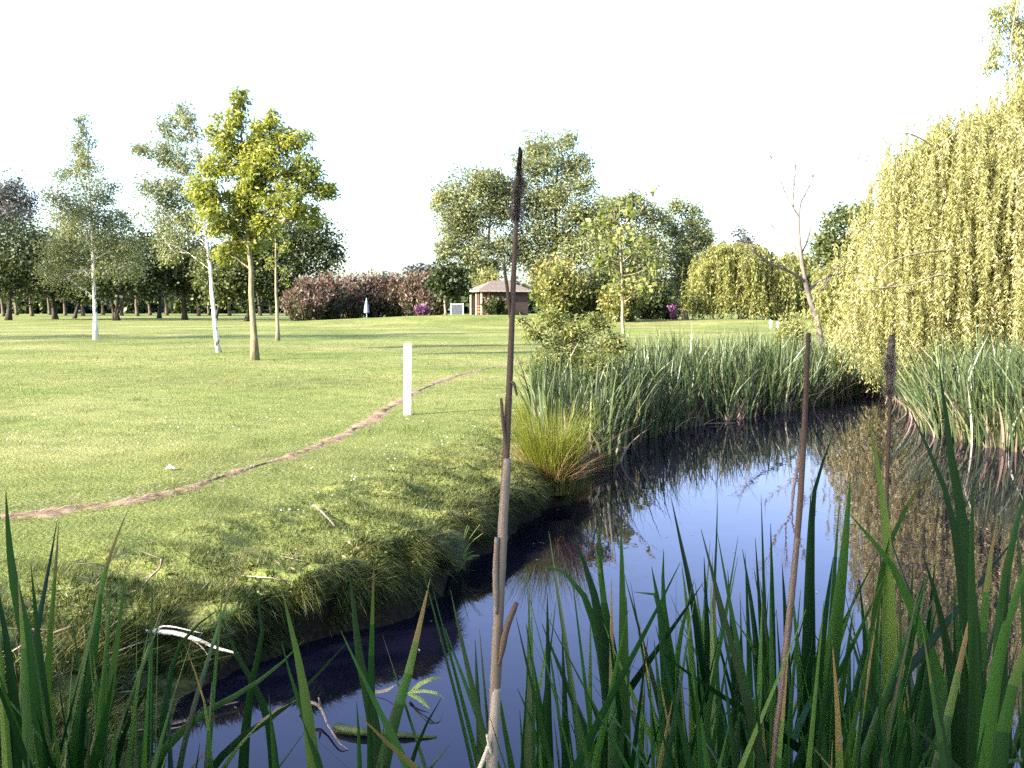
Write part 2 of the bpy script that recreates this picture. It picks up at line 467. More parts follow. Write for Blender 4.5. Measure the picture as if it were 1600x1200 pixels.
def water_material():
    m, nt, N, L = new_mat('pond_water')
    out = N.new('ShaderNodeOutputMaterial'); mix = N.new('ShaderNodeMixShader')
    d = N.new('ShaderNodeBsdfDiffuse'); d.inputs[0].default_value = (.003, .003, .008, 1)
    g = N.new('ShaderNodeBsdfGlossy'); g.inputs[0].default_value = (.93, .82, 1.0, 1); g.inputs['Roughness'].default_value = .012
    fr = N.new('ShaderNodeFresnel'); fr.inputs[0].default_value = 1.42
    geo = N.new('ShaderNodeNewGeometry'); n = N.new('ShaderNodeTexNoise'); n.inputs['Scale'].default_value = 3.0; n.inputs['Detail'].default_value = 3
    L.new(geo.outputs['Position'], n.inputs[0])
    bm = N.new('ShaderNodeBump'); bm.inputs['Strength'].default_value = .05; bm.inputs['Distance'].default_value = .02
    L.new(n.outputs[0], bm.inputs['Height'])
    for q in (d, g, fr): L.new(bm.outputs[0], q.inputs['Normal'])
    L.new(fr.outputs[0], mix.inputs[0]); L.new(d.outputs[0], mix.inputs[1]); L.new(g.outputs[0], mix.inputs[2]); L.new(mix.outputs[0], out.inputs[0])
    return m


# ------------------------------------------------------------------ ground, water, path
def grow(a, b, s, ratio, far):
    mid = list(np.arange(a, b + 1e-6, s))
    up = []; x = b; st = s
    while x < far[1]:
        st *= ratio; x += st; up.append(x)
    dn = []; x = a; st = s
    while x > far[0]:
        st *= ratio; x -= st; dn.append(x)
    return np.array(dn[::-1] + mid + up)


gx = grow(-4.5, 10.0, .08, 1.06, (-500, 500))
gy = grow(0.0, 26.0, .09, 1.045, (-60, 700))
X, Y = np.meshgrid(gx, gy)
Z = height(X, Y)
nx, ny = len(gx), len(gy)
def overhang(x, y, z):
    """the turf lip of the left bank leans out over the water"""
    s = shore_s(x, y); e = .06
    ox = sdf(x + e, y) - sdf(x - e, y); oy = sdf(x, y + e) - sdf(x, y - e)
    ol = np.sqrt(ox ** 2 + oy ** 2) + 1e-6
    a = .20 * sstep(.12, .30, z) * sstep(1.5, .25, s) * (s > 0) * sstep(4.6, 6.0, y) * sstep(12.5, 10.5, y) * sstep(2.4, 1.6, x)
    a = a * (1 + .9 * vnoise(x * 2.6, y * 2.6))
    return x - ox / ol * a, y - oy / ol * a


XO, YO = overhang(X, Y, Z)
idx = np.arange(nx * ny).reshape(ny, nx)
quads = np.stack([idx[:-1, :-1], idx[:-1, 1:], idx[1:, 1:], idx[1:, :-1]], -1).reshape(-1, 4)
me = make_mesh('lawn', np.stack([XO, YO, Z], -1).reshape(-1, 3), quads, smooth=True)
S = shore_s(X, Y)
soil_shade = np.clip(sstep(.62, .12, S + .75 * vnoise(X * 3.3, Y * 3.3) + .3 * vnoise(X * 9, Y * 9)), 0, 1)  # dark patches climb the bank as shade between the grass tufts
soil_shade *= np.where((Y < 5.2) & (X < -.8), .8, 1)
at = me.attributes.new('soil_shade', 'FLOAT', 'POINT'); at.data.foreach_set('value', soil_shade.ravel().astype(np.float32))
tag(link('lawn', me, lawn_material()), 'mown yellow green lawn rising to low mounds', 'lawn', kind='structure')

mb = MB()
xs = np.linspace(-4, 12, 33); ys = np.linspace(-.5, 27, 56)
WX, WY = np.meshgrid(xs, ys); wi = np.arange(WX.size).reshape(WX.shape)
mb.add(np.stack([WX, WY, 0 * WX], -1).reshape(-1, 3), np.stack([wi[:-1, :-1], wi[:-1, 1:], wi[1:, 1:], wi[1:, :-1]], -1).reshape(-1, 4))
tag(build('water', mb, water_material(), smooth=True), 'still dark blue pond water', 'water', kind='structure')

# worn footpath ribbon
mb = MB()
dense = catmull(PATH[::6], 24)
tg = np.gradient(dense, axis=0); tg /= np.linalg.norm(tg, axis=1)[:, None]
nr = np.stack([-tg[:, 1], tg[:, 0]], -1)
arc = np.concatenate([[0], np.cumsum(np.linalg.norm(np.diff(dense, axis=0), axis=1))])
wl = .11 + .15 * vnoise(arc * 1.3, arc * 0) + .16 * vnoise(arc * 5, arc * 0 + 4) + .10 * vnoise(arc * 14, arc * 0 + 7)
wr = .11 + .15 * vnoise(arc * 1.1, arc * 0 + 9) + .16 * vnoise(arc * 6, arc * 0 + 14) + .10 * vnoise(arc * 15, arc * 0 + 17)
wl = np.maximum(wl, .012); wr = np.maximum(wr, .012)
cols = []
for u in (-1, -.5, 0, .5, 1):
    off = np.where(u < 0, u * wl, u * wr)
    q = dense + nr * off[:, None]
    zz = height(q[:, 0], q[:, 1]) + .012 * (1 - abs(u)) + .004
    if abs(u) == 1: zz -= .008
    cols.append(np.stack([q[:, 0], q[:, 1], zz], -1))
V = np.stack(cols, 1); m_, k_ = V.shape[:2]; ii = np.arange(m_ * k_).reshape(m_, k_)
mb.add(V.reshape(-1, 3), np.stack([ii[:-1, :-1], ii[1:, :-1], ii[1:, 1:], ii[:-1, 1:]], -1).reshape(-1, 4))
tag(build('path', mb, M['path'], smooth=True), 'narrow worn dirt footpath curving across the lawn', 'path', kind='structure')

# ------------------------------------------------------------------ grass
def view_ok(x, y, m=1.08):
    return (np.abs(x) < y * (800 / F_PX) * m + .3)


def rand_dir(n, zs=1.0):
    v = rng.normal(size=(n, 3)); v[:, 2] *= zs
    return v / np.linalg.norm(v, axis=1)[:, None]


def scatter_grass():
    mb = MB()
    n = 420000
    y = 1 / (1 / 4.6 + (1 / 46 - 1 / 4.6) * rng.random(n) ** .82)
    x = (rng.random(n) * 2 - 1) * y * .58
    s = sdf(x, y)
    pd = path_dist(x, y)
    keep = (s > .45) & ((x < 3.5) | (y > 25)) & ((pd > .05 + .14 * rng.random(n)) | (rng.random(n) < np.where(y < 9.5, .38, .12)))
    keep &= (vnoise(x * 1.2, y * 1.2) + vnoise(x * 6, y * 6) * .5 + rng.random(n) * .8 > -.12)
    x, y, s = x[keep], y[keep], s[keep]
    n = len(x)
    z = height(x, y) - .006
    sc = np.clip(y / 9, .8, 3.2)
    h = (.016 + .022 * rng.random(n)) * (.7 + .3 * sc) * (1 + .9 * sstep(2.2, .5, s))
    stk = G(636, 648, .5)
    h = h * (1 + 2.2 * np.exp(-((x - stk[0]) ** 2 + (y - stk[1]) ** 2) / .03)) * (1 + 1.1 * np.clip(vnoise(x * 1.7 + 60, y * 1.7) - .12, 0, 1) * 3)
    w = .0035 * sc * (.7 + .6 * rng.random(n))
    a = rng.random(n) * 6.283; ln = h * (.3 + .9 * rng.random(n))
    lean = np.stack([np.cos(a) * ln, np.sin(a) * ln, 0 * a], -1)
    tint = np.clip(.45 + .5 * vnoise(x * .5, y * .5) + .55 * (rng.random(n) - .5) + .45 * vnoise(x * 2, y * 2), 0, .97)
    x, y = overhang(x, y, z)
    mb.blades(np.stack([x, y, z], -1), lean, h, w, tint, 1)
    o = tag(build('lawn_grass', mb, M['grass']), 'short mown lawn grass', 'grass', kind='stuff')
    # rough grass on the bank
    mb = MB()
    n = 420000
    x = -3.6 + 5.6 * rng.random(n); y = 3.3 + 10.5 * rng.random(n) ** 1.2
    s = shore_s(x, y)
    clump = vnoise(x * 4.5, y * 4.5) + .6 * vnoise(x * 11, y * 11)
    keep = (s > .03) & (s < 1.5) & (rng.random(n) < 1.25 - .65 * s) & (clump > -.02 - .45 * sstep(.2, 1.0, s)) & view_ok(x, y, 1.15)
    keep &= ~((s < .10) & (rng.random(n) < .5))
    x, y, s, clump = x[keep], y[keep], s[keep], clump[keep]
    n = len(x)
    z = height(x, y) - .01
    e = .03
    gx_ = (sdf(x + e, y) - sdf(x - e, y)) / (2 * e); gy_ = (sdf(x, y + e) - sdf(x, y - e)) / (2 * e)
    shelf = sstep(6.0, 5.0, y) * sstep(1.4, .8, s)
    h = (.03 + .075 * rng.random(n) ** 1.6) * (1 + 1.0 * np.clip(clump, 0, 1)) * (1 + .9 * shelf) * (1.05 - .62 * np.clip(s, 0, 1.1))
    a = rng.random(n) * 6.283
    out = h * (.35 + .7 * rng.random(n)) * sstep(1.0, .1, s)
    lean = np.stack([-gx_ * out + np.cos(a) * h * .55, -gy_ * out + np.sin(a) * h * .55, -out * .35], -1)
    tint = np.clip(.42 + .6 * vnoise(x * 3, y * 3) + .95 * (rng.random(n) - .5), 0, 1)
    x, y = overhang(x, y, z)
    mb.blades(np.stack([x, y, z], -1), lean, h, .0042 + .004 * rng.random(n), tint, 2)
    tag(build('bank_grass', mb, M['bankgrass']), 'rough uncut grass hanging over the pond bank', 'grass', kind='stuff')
    # daisies and clover heads in the turf
    mb = MB()
    n = 1500
    y = 1 / (1 / 6.0 + (1 / 32 - 1 / 6.0) * rng.random(n)); x = (rng.random(n) * 2 - 1) * y * .56
    k_ = (sdf(x, y) > 1.2) & (x < 2) & (vnoise(x * .7 + 20, y * .7) > -.05) & (path_dist(x, y) > .3)
    x, y = x[k_], y[k_]; n = len(x)
    p = np.stack([x, y, height(x, y) + .03], -1)
    d_ = rand_dir(n); d_[:, 2] *= .3
    nn = rand_dir(n) * .4 + np.array([0, -.4, 1.0])
    for q in range(2):
        mb.leaves(p - d_ * .010, d_, nn, .020, .018, rng.uniform(.5, 1, n)); d_ = np.stack([-d_[:, 1], d_[:, 0], d_[:, 2]], -1)
    tag(build('daisies', mb, M['daisy']), 'tiny white daisy heads dotted through the mown lawn', 'daisies', kind='stuff')
    # grass hanging down the face of the bank
    mb = MB()
    seg = np.array([POND[i] for i in range(0, 13)])
    n = 150000
    ll = np.concatenate([[0], np.cumsum(np.linalg.norm(np.diff(seg, axis=0), axis=1))])
    t = rng.random(n) * ll[-1]
    x = np.interp(t, ll, seg[:, 0]); y = np.interp(t, ll, seg[:, 1])
    e = .04
    ox = sdf(x + e, y) - sdf(x - e, y); oy = sdf(x, y + e) - sdf(x, y - e); ol = np.sqrt(ox ** 2 + oy ** 2) + 1e-6
    ox /= ol; oy /= ol
    off = rng.uniform(-.18, .48, n); x = x + ox * off; y = y + oy * off
    s = shore_s(x, y); z = height(x, y)
    clump = vnoise(x * 7 + 3, y * 7) + .5 * vnoise(t * 14, z * 12)
    keep = (s > .005) & (s < .32) & (z > .03) & (clump > -.25 + .45 * sstep(.28, .06, z))
    x, y, z, ox, oy, clump = [q[keep] for q in (x, y, z, ox, oy, clump)]
    n = len(x)
    h = .05 + .09 * rng.random(n) ** 1.5
    a = rng.random(n) * 6.283
    o_ = h * rng.uniform(.5, 1.1, n)
    lean = np.stack([-ox * o_ + np.cos(a) * h * .35, -oy * o_ + np.sin(a) * h * .35, -h * rng.uniform(.6, 1.9, n)], -1)
    xo, yo = overhang(x, y, z)
    tint = np.clip(.35 + .6 * vnoise(x * 4, y * 4) + .9 * (rng.random(n) - .5), 0, 1)
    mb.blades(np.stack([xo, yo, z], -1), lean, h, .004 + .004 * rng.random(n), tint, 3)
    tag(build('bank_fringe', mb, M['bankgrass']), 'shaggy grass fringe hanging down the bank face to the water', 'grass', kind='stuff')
    # broad leaved weeds and moss clumps among the bank grass
    mb = MB()
    n = 90000
    x = -3.4 + 5.2 * rng.random(n); y = 3.6 + 9.0 * rng.random(n) ** 1.2
    s = shore_s(x, y)
    clump = vnoise(x * 5.5 + 40, y * 5.5) + .7 * vnoise(x * 13, y * 13 + 30)
    keep = (s > .04) & (s < 1.1) & (clump > .06 + .22 * sstep(.5, 1.1, s)) & view_ok(x, y, 1.15)
    x, y, s, clump = x[keep], y[keep], s[keep], clump[keep]
    n = len(x)
    z = height(x, y) + .05 * rng.random(n) * (1 + np.clip(clump, 0, 1))
    x, y = overhang(x, y, height(x, y))
    d_ = rand_dir(n); d_[:, 2] = np.abs(d_[:, 2]) * .8 - .15
    nn = rand_dir(n); nn[:, 2] += .8
    tint = np.clip(.35 + .5 * vnoise(x * 4, y * 4 + 9) + .8 * (rng.random(n) - .5), 0, 1)
    mb.leaves(np.stack([x, y, z], -1), d_, nn, rng.uniform(.018, .055, n), rng.uniform(.007, .018, n), tint)
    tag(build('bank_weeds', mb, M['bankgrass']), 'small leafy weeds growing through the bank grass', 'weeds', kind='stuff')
    # straw on and beside the path
    mb = MB()
    n = 1500
    k = rng.integers(0, int(len(PATH) * .85), n); off = rng.normal(0, .17, n)
    t2 = np.gradient(PATH, axis=0); t2 /= np.linalg.norm(t2, axis=1)[:, None]
    q = PATH[k] + np.stack([-t2[k, 1], t2[k, 0]], -1) * off[:, None] + rng.normal(0, .04, (n, 2))
    z = height(q[:, 0], q[:, 1]) + .024
    a = np.arctan2(t2[k, 1], t2[k, 0]) + rng.normal(0, .7, n)
    d = np.stack([np.cos(a), np.sin(a), .08 * rng.normal(0, 1, n)], -1)
    nn = np.stack([0 * a, 0 * a + .25, 1 + 0 * a], -1)
    mb.leaves(np.stack([q[:, 0], q[:, 1], z], -1), d, nn, .05 + .12 * rng.random(n), .006 + .006 * rng.random(n), rng.random(n))
    tag(build('straw_litter', mb, M['straw']), 'dry straw litter trodden along the footpath', 'straw', kind='stuff')


scatter_grass()


# ------------------------------------------------------------------ trees
def bez(a, b, c, n):
    t = np.linspace(0, 1, n)[:, None]
    return a * (1 - t) ** 2 + 2 * b * t * (1 - t) + c * t * t


def tree(name, label, cat, base, d, lobes, nleaf, leaf, mat, bark, r0, top=None, group=None, lean=0.0, droop=0.0, clus=9, sig=.33, twig=True,
         fork=.35, shell=.45, upright=0.0, depth=1.0, z0=None, stems=1, flat=1.0, twig_r=1.0, top_x=None, limb_r=.5):
    """base: pixel x of the foot; lobes: (px, py, rx, ry) crown lobes in photo pixels, each given its own distance"""
    bx = (base - 800) / F_PX * d * 1.0
    b = np.array([bx, d, gz(bx, d) - .05 if z0 is None else z0])
    k = d / F_PX
    lob = []
    for (px, py, rx, ry) in lobes:
        if name == 'white_poplar': rx, ry = rx * 1.16, ry * 1.14
        c = P(px, py, d)
        c[1] += rng.uniform(-.55, .55) * rx * k * depth
        lob.append((c, np.array([rx * k, rx * k * .85 * depth + .02, ry * k])))
    ztop = max(c[2] + r[2] * .5 for c, r in lob) if top is None else P(0, top, d)[2]
    topc = max(lob, key=lambda q: q[0][2])[0]
    if top_x is not None: topc = P(top_x, 400, d)
    H = ztop - b[2]
    root = thing(name, b, label, cat, group)
    tr = MB()
    trunks = []
    for si in range(stems):
        e = np.array([topc[0] if stems == 1 else lob[si % len(lob)][0][0], d + rng.uniform(-.1, .1) * H * .3, ztop])
        t = np.linspace(0, 1, 12)[:, None]
        pts = b + (e - b) * t
        pts[:, 0] += (lean * H) * np.sin(t[:, 0] * math.pi) + (rng.normal(0, .012, 12).cumsum()) * H * .25
        pts[:, 1] += rng.normal(0, .008, 12).cumsum() * H * .25
        pts[0] = b + np.array([si * r0 * .8, 0, 0])
        rad = r0 * (1 - .88 * t[:, 0] ** .9) / (1 if stems == 1 else 1.35)
        rad[0] *= 1.35; rad[1] *= 1.02
        tr.tube(pts, rad, 9 if d < 60 else 6, jitter=.10)
        trunks.append(pts)
    lf = MB()
    area = np.array([r[0] * r[2] for c, r in lob]); area = area / area.sum()
    for (c, r), w in zip(lob, area):
        tk = trunks[int(np.argmin([abs(tt[8, 0] - c[0]) for tt in trunks]))]
        hz = b[2] + H * fork
        zt = max(min(c[2] - r[2] * .8 - .25 * abs(c[0] - tk[6, 0]), ztop - .15 * H), hz * .9 + b[2] * .1)
        i = int(np.argmin(abs(tk[:, 2] - zt))); i = max(1, min(i, 10))
        s = tk[i]
        rr = r0 * (1 - .88 * (i / 11) ** .9)
        midp = s * .45 + c * .55; midp[2] -= .12 * np.linalg.norm(c - s) * (1 if droop == 0 else -1)
        limb = bez(s, midp, c, 7) + np.vstack([np.zeros((1, 3)), rng.normal(0, .02, (6, 3)) * np.linalg.norm(c - s)])
        tr.tube(limb, np.linspace(rr * limb_r, rr * .12 + .004, 7), 5 if d < 60 else 4, cap=False)
        nl = int(nleaf * w)
        nc = max(4, int(clus * (1 if nl > 60 else .5)))
        dirs = rand_dir(nc)
        cl = c + dirs * r * (shell + (1 - shell) * rng.random((nc, 1)) ** .6) * .86
        rad_c = np.mean(r) * sig * (.7 + .7 * rng.random(nc))
        if twig:
            for j in range(nc):
                o_ = limb[rng.integers(3, 7)]
                mp_ = (o_ + cl[j]) / 2; mp_[2] += .08 * np.linalg.norm(cl[j] - o_)
                e_ = cl[j].copy(); e_[2] -= droop * .5 * r[2]
                tr.tube(bez(o_, mp_, e_, 5), np.linspace(rr * .16 + .003 * twig_r, .003 * twig_r * (d / 30), 5), 3, cap=False)
        wi = rng.integers(0, nc, nl)
        off = np.clip(rng.normal(size=(nl, 3)), -1.75, 1.75) * rad_c[wi][:, None] * np.array([1, 1, .8 * flat])
        p = cl[wi] + off
        if droop:
            p[:, 2] -= droop * rng.random(nl) ** 1.5 * r[2] * 1.2
        dd = rand_dir(nl, .6); dd[:, 2] -= .35 + droop * 1.4; dd[:, 2] += upright
        dd /= np.linalg.norm(dd, axis=1)[:, None]
        nn = rand_dir(nl); nn[:, 2] += .45
        L0, W0 = leaf
        sz = .7 + .6 * rng.random(nl)
        ti = np.clip(.5 + (rng.random(nc)[wi] - .5) * .55 + rng.normal(0, .17, nl), 0, 1)
        lf.leaves(p, dd, nn, L0 * sz, W0 * sz, ti)
    build('trunk', tr, M[bark], root, b, smooth=True)
    build('crown', lf, M[mat], root, b)
    return root


g_lawn = 'young trees standing on the open lawn'
tree('ash_tree', 'bright yellow green leafy tree with forked tan trunk, nearest on the lawn', 'tree', 398, 29.3,
     [(372, 150, 16, 16), (366, 178, 20, 18), (350, 200, 28, 26), (425, 180, 12, 12), (342, 245, 36, 34), (325, 300, 30, 36), (345, 345, 34, 30), (385, 235, 34, 40), (415, 205, 26, 24),
      (422, 255, 36, 36), (395, 270, 26, 26), (372, 305, 26, 26), (380, 340, 26, 20), (458, 215, 32, 26), (470, 262, 34, 30), (497, 295, 26, 24), (448, 308, 38, 30), (478, 335, 26, 20), (395, 305, 34, 32),
      (380, 375, 34, 22), (420, 350, 30, 22), (345, 395, 18, 14)],
     24000, (.15, .055), 'ash', 'ashbark', .115, top=165, top_x=376, group=g_lawn, clus=24, sig=.215, droop=.12, fork=.30, lean=.0, depth=1.0, twig_r=1.6)
tree('silver_birch', 'tall loose silver birch with white trunk just behind the bright leafy tree', 'tree', 342, 34,
     [(282, 172, 24, 16), (262, 200, 26, 20), (300, 200, 20, 24), (232, 232, 22, 16), (262, 240, 30, 22), (298, 250, 26, 30), (248, 285, 34, 24),
      (285, 300, 30, 30), (250, 335, 34, 30), (292, 345, 34, 30), (310, 390, 26, 26), (262, 385, 34, 24)],
     12500, (.11, .05), 'birch', 'birchbark', .085, top_x=312, limb_r=.3, top=190, group=g_lawn, clus=11, sig=.26, droop=.30, fork=.42, lean=-.0, shell=.3, twig_r=1.6)
tree('silver_birch', 'conical silver birch with bright white trunk, leftmost on the open lawn', 'tree', 150, 48,
     [(128, 188, 10, 20), (126, 225, 20, 22), (140, 255, 26, 22), (108, 265, 26, 18), (160, 290, 28, 24), (112, 305, 34, 24), (150, 325, 40, 26),
      (98, 345, 32, 24), (178, 345, 24, 24), (130, 365, 52, 30), (88, 392, 40, 26), (172, 388, 46, 28), (125, 425, 50, 24), (198, 415, 36, 24), (78, 425, 30, 16), (205, 385, 26, 18)],
     24000, (.13, .062), 'birch', 'birchbark', .115, limb_r=.28, top=180, group=g_lawn, clus=11, sig=.30, droop=.15, fork=.22, twig_r=1.2)
tree('slender_sapling', 'thin pale sapling with few leaves right of the bright leafy tree', 'tree', 434, 46,
     [(428, 350, 14, 20), (440, 385, 14, 16), (420, 410, 14, 14), (445, 430, 10, 14)], 500, (.13, .06), 'ash', 'palebark', .10, top=330, group=g_lawn, clus=6, fork=.25)
tree('maple_sapling', 'slim young tree with large pale green leaves rising behind the reed bed', 'tree', 977, 30,
     [(1024, 297, 8, 6), (955, 335, 22, 22), (925, 345, 16, 12), (985, 330, 18, 14), (962, 372, 22, 18), (1000, 385, 22, 20), (940, 400, 24, 14), (972, 415, 24, 20),
      (1020, 415, 16, 18), (960, 450, 22, 14), (1000, 445, 18, 18)],
     620, (.20, .14), 'sapling', 'palebark', .07, top=320, top_x=962, clus=8, sig=.34, fork=.25, twig_r=1.5)
# bare tree
def bare_tree():
    d = 34
    b = P(1284, 520, d); b[2] = gz(b[0], d) - .05
    root = thing('bare_tree', b, 'leafless leaning tree with pale trunk and bare forked top', 'tree')
    mb = MB()
    def limb(pts, r0, r1, k=6):
        w = catmull([P(px, py, d + dz) for px, py, dz in pts], 6)
        mb.tube(w, np.linspace(r0, r1, len(w)), k, jitter=.1)
        return w
    t = limb([(1286, 545, 0), (1276, 500, 0), (1262, 455, 0), (1253, 410, 0), (1249, 370, 0), (1248, 335, 0)], .125, .035, 9)
    main = [limb([(1249, 340, 0), (1234, 315, 0), (1222, 290, .4), (1213, 265, .6), (1205, 245, .7)], .035, .008),
            limb([(1248, 338, 0), (1252, 315, 0), (1264, 292, -.4), (1272, 270, -.5), (1277, 245, -.6)], .035, .008),
            limb([(1258, 440, 0), (1235, 425, -.4), (1205, 412, -.8), (1180, 395, -1.2), (1160, 372, -1.4)], .06, .012),
            limb([(1252, 400, 0), (1240, 385, .4), (1222, 370, .8), (1205, 352, 1.0)], .04, .01),
            limb([(1253, 395, 0), (1262, 375, .3), (1268, 350, .6)], .035, .01),
            limb([(1262, 455, 0), (1280, 440, .6), (1305, 428, 1.0), (1330, 425, 1.4)], .06, .015),
            limb([(1268, 475, 0), (1282, 455, -.5), (1295, 440, -.8)], .05, .012),
            limb([(1240, 325, 0), (1240, 295, .2), (1243, 270, .3), (1241, 245, .3)], .03, .008)]
    for w in main:
        L_ = np.linalg.norm(w[-1] - w[0])
        for j in range(14):
            i = rng.integers(len(w) // 4, len(w)); s = w[i]
            dv = (w[-1] - w[0]) / L_ + rand_dir(1)[0] * .8; dv[2] += .3; dv /= np.linalg.norm(dv)
            ln = (.25 + .35 * rng.random()) * L_ * .6
            e = s + dv * ln
            mb.tube(bez(s, (s + e) / 2 + rand_dir(1)[0] * ln * .12, e, 5), np.linspace(.015, .006, 5), 3)
    build('trunk', mb, M['barebark'], root, b, smooth=True)


bare_tree()

# distant row at left
gl = 'dark parkland trees along the far left'
row = [('parkland_tree', 'dark round park tree at the left edge of the picture', 15, 120, [(20, 385, 40, 32), (-15, 400, 40, 40), (40, 420, 40, 30), (5, 440, 45, 25)], 'dark', .45, 1),
       ('parkland_tree', 'dark broad tree with several splayed stems behind the white birch trunk', 180, 118, [(165, 405, 40, 28), (205, 400, 40, 30), (228, 432, 24, 24), (180, 440, 50, 22), (150, 450, 30, 14)], 'dark', .40, 3),
       ('parkland_tree', 'dark park tree midway between the two white birch trunks', 290, 122, [(285, 420, 36, 24), (315, 425, 30, 26), (268, 440, 24, 18), (300, 450, 40, 16)], 'dark', .5, 1),
       ('parkland_tree', 'mid green park tree filling the gap behind the loose birch', 336, 112, [(340, 425, 26, 24), (372, 420, 26, 28), (350, 450, 34, 18), (385, 450, 24, 16)], 'mid', .3, 1),
       ('parkland_tree', 'dark park tree right behind the forked tan trunk', 386, 112, [(405, 410, 34, 30), (385, 440, 30, 20), (425, 435, 26, 24), (440, 460, 22, 14)], 'dark', .4, 1),
       ('parkland_tree', 'large spreading grey green tree left of the reddish hedge', 462, 125, [(470, 365, 36, 22), (500, 375, 26, 20), (515, 400, 24, 18), (470, 400, 40, 24), (440, 385, 26, 26), (490, 425, 34, 14), (440, 430, 24, 24)], 'dark', .5, 1),
       ('parkland_tree', 'dark park tree between left edge and conical birch', 88, 128, [(70, 400, 34, 30), (95, 420, 36, 30), (60, 440, 34, 20), (120, 445, 26, 16)], 'dark', .45, 1),
       ('parkland_tree', 'low dark tree right behind the conical birch foot', 118, 134, [(140, 440, 30, 20), (110, 452, 26, 14)], 'dark', .35, 1),
       ('parkland_tree', 'dark tree behind the wide splayed tree, to its right', 250, 138, [(250, 415, 28, 26), (240, 445, 30, 18)], 'dark', .4, 1),
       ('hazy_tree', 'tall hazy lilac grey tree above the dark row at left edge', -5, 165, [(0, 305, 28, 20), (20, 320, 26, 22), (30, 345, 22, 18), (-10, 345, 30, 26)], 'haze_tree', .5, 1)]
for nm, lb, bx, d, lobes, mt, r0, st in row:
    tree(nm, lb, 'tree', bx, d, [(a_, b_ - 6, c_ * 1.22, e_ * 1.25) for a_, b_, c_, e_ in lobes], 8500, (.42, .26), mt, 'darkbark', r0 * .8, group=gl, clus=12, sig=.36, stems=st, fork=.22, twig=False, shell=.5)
far_px = [(8, 170), (28, 190), (52, 175), (80, 200), (104, 185), (132, 176), (163, 200), (192, 180), (216, 168), (236, 190), (262, 180), (312, 175), (328, 200),
          (360, 182), (408, 178), (425, 205), (448, 176)]
where = ['at the left edge', 'second in from the left edge', 'left of the dark pair', 'left of the conical birch', 'just left of the white birch trunk', 'in line with the conical birch crown',
         'right beside the white birch trunk', 'under the splayed tree', 'right of the splayed tree stems', 'in the pale gap left of centre row', 'left of the middle dark tree',
         'right of the middle dark tree', 'beside the loose birch trunk', 'left of the forked tan trunk', 'right of the forked tan trunk', 'left of the pale thin sapling', 'right of the pale thin sapling']
for (px, d), w in zip(far_px, where):
    h0 = rng.uniform(435, 452)
    tree('distant_tree', 'small distant dark tree in the far wood, ' + w, 'tree', px, d, [(px - 8, h0, 20, 20), (px + 12, h0 + 6, 18, 16)], 1100, (.6, .4), 'mid' if rng.random() < .4 else 'dark', 'bark',
         .34, group='far trees at the back of the left lawn', clus=8, sig=.4, twig=False, fork=.4)

# far-off wood closing the horizon
mb = MB()
for i in range(420):
    px = rng.uniform(-700, 2300); d = rng.uniform(230, 300)
    hh = rng.uniform(4, 9) * (1.0 if px < 460 or px > 1080 else .95)
    c = np.array([(px - 800) / F_PX * d, d, .5 + hh * .5])
    n = 330
    p = c + rand_dir(n) * np.array([4.2, 3, hh * .55]) * rng.random((n, 1)) ** .4
    mb.leaves(p, rand_dir(n), rand_dir(n), 1.5, 1.0, np.clip(rng.random() * .5 + rng.random(n) * .4, 0, 1))
tag(build('far_wood', mb, M['dark']), 'far wood closing the horizon behind the park trees', 'wood', kind='stuff')


# shrubs made of many upright shoots
def shrub(name, label, cat, px, py, rx, ry, d, mat, n=2600, leaf=(.35, .16), shoots=70, group=None, z0=None, up=.9, bark='bark', base_y=None):
    c = P(px, py, d); k = d / F_PX
    zb = gz(c[0], d) if z0 is None else z0
    top = c[2] + ry * k; H = top - zb
    b = np.array([c[0], d, zb])
    root = thing(name, b, label, cat, group)
    st = MB(); lf = MB()
    per = n // shoots
    for i in range(shoots):
        a = rng.random() * 6.283; rr = math.sqrt(rng.random())
        f = np.array([math.cos(a) * rr * rx * k, math.sin(a) * rr * rx * k * .9, 0])
        hh = H * math.sqrt(max(.08, 1 - (rr * .92) ** 2.4)) * rng.uniform(.82, 1.06)
        s = b + f * .35; s[2] -= .05; e = b + f + np.array([rng.normal(0, .06) * H, 0, hh])
        mid = b + f * .85 + np.array([0, 0, hh * .5])
        cv = bez(s, mid, e, 6)
        st.tube(cv, np.linspace(.03, .012, 6) * max(.25, min(1.2, H / 4)), 3, cap=False)
        t = rng.random(per) ** .75
        tt = t[:, None]
        p = s * (1 - tt) ** 2 + 2 * mid * tt * (1 - tt) + e * tt * tt + rng.normal(0, .055 * H, (per, 3)) * np.array([1, 1, .6])
        p[:, 2] = np.maximum(p[:, 2], zb + .02)
        dd = rand_dir(per); dd[:, 2] += up; dd /= np.linalg.norm(dd, axis=1)[:, None]
        sz = .7 + .6 * rng.random(per)
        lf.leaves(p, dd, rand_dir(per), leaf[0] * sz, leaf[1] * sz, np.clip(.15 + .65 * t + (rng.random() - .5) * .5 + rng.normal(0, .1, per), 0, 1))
    build('stem', st, M[bark], root, b)
    build('foliage', lf, M[mat], root, b)
    return root


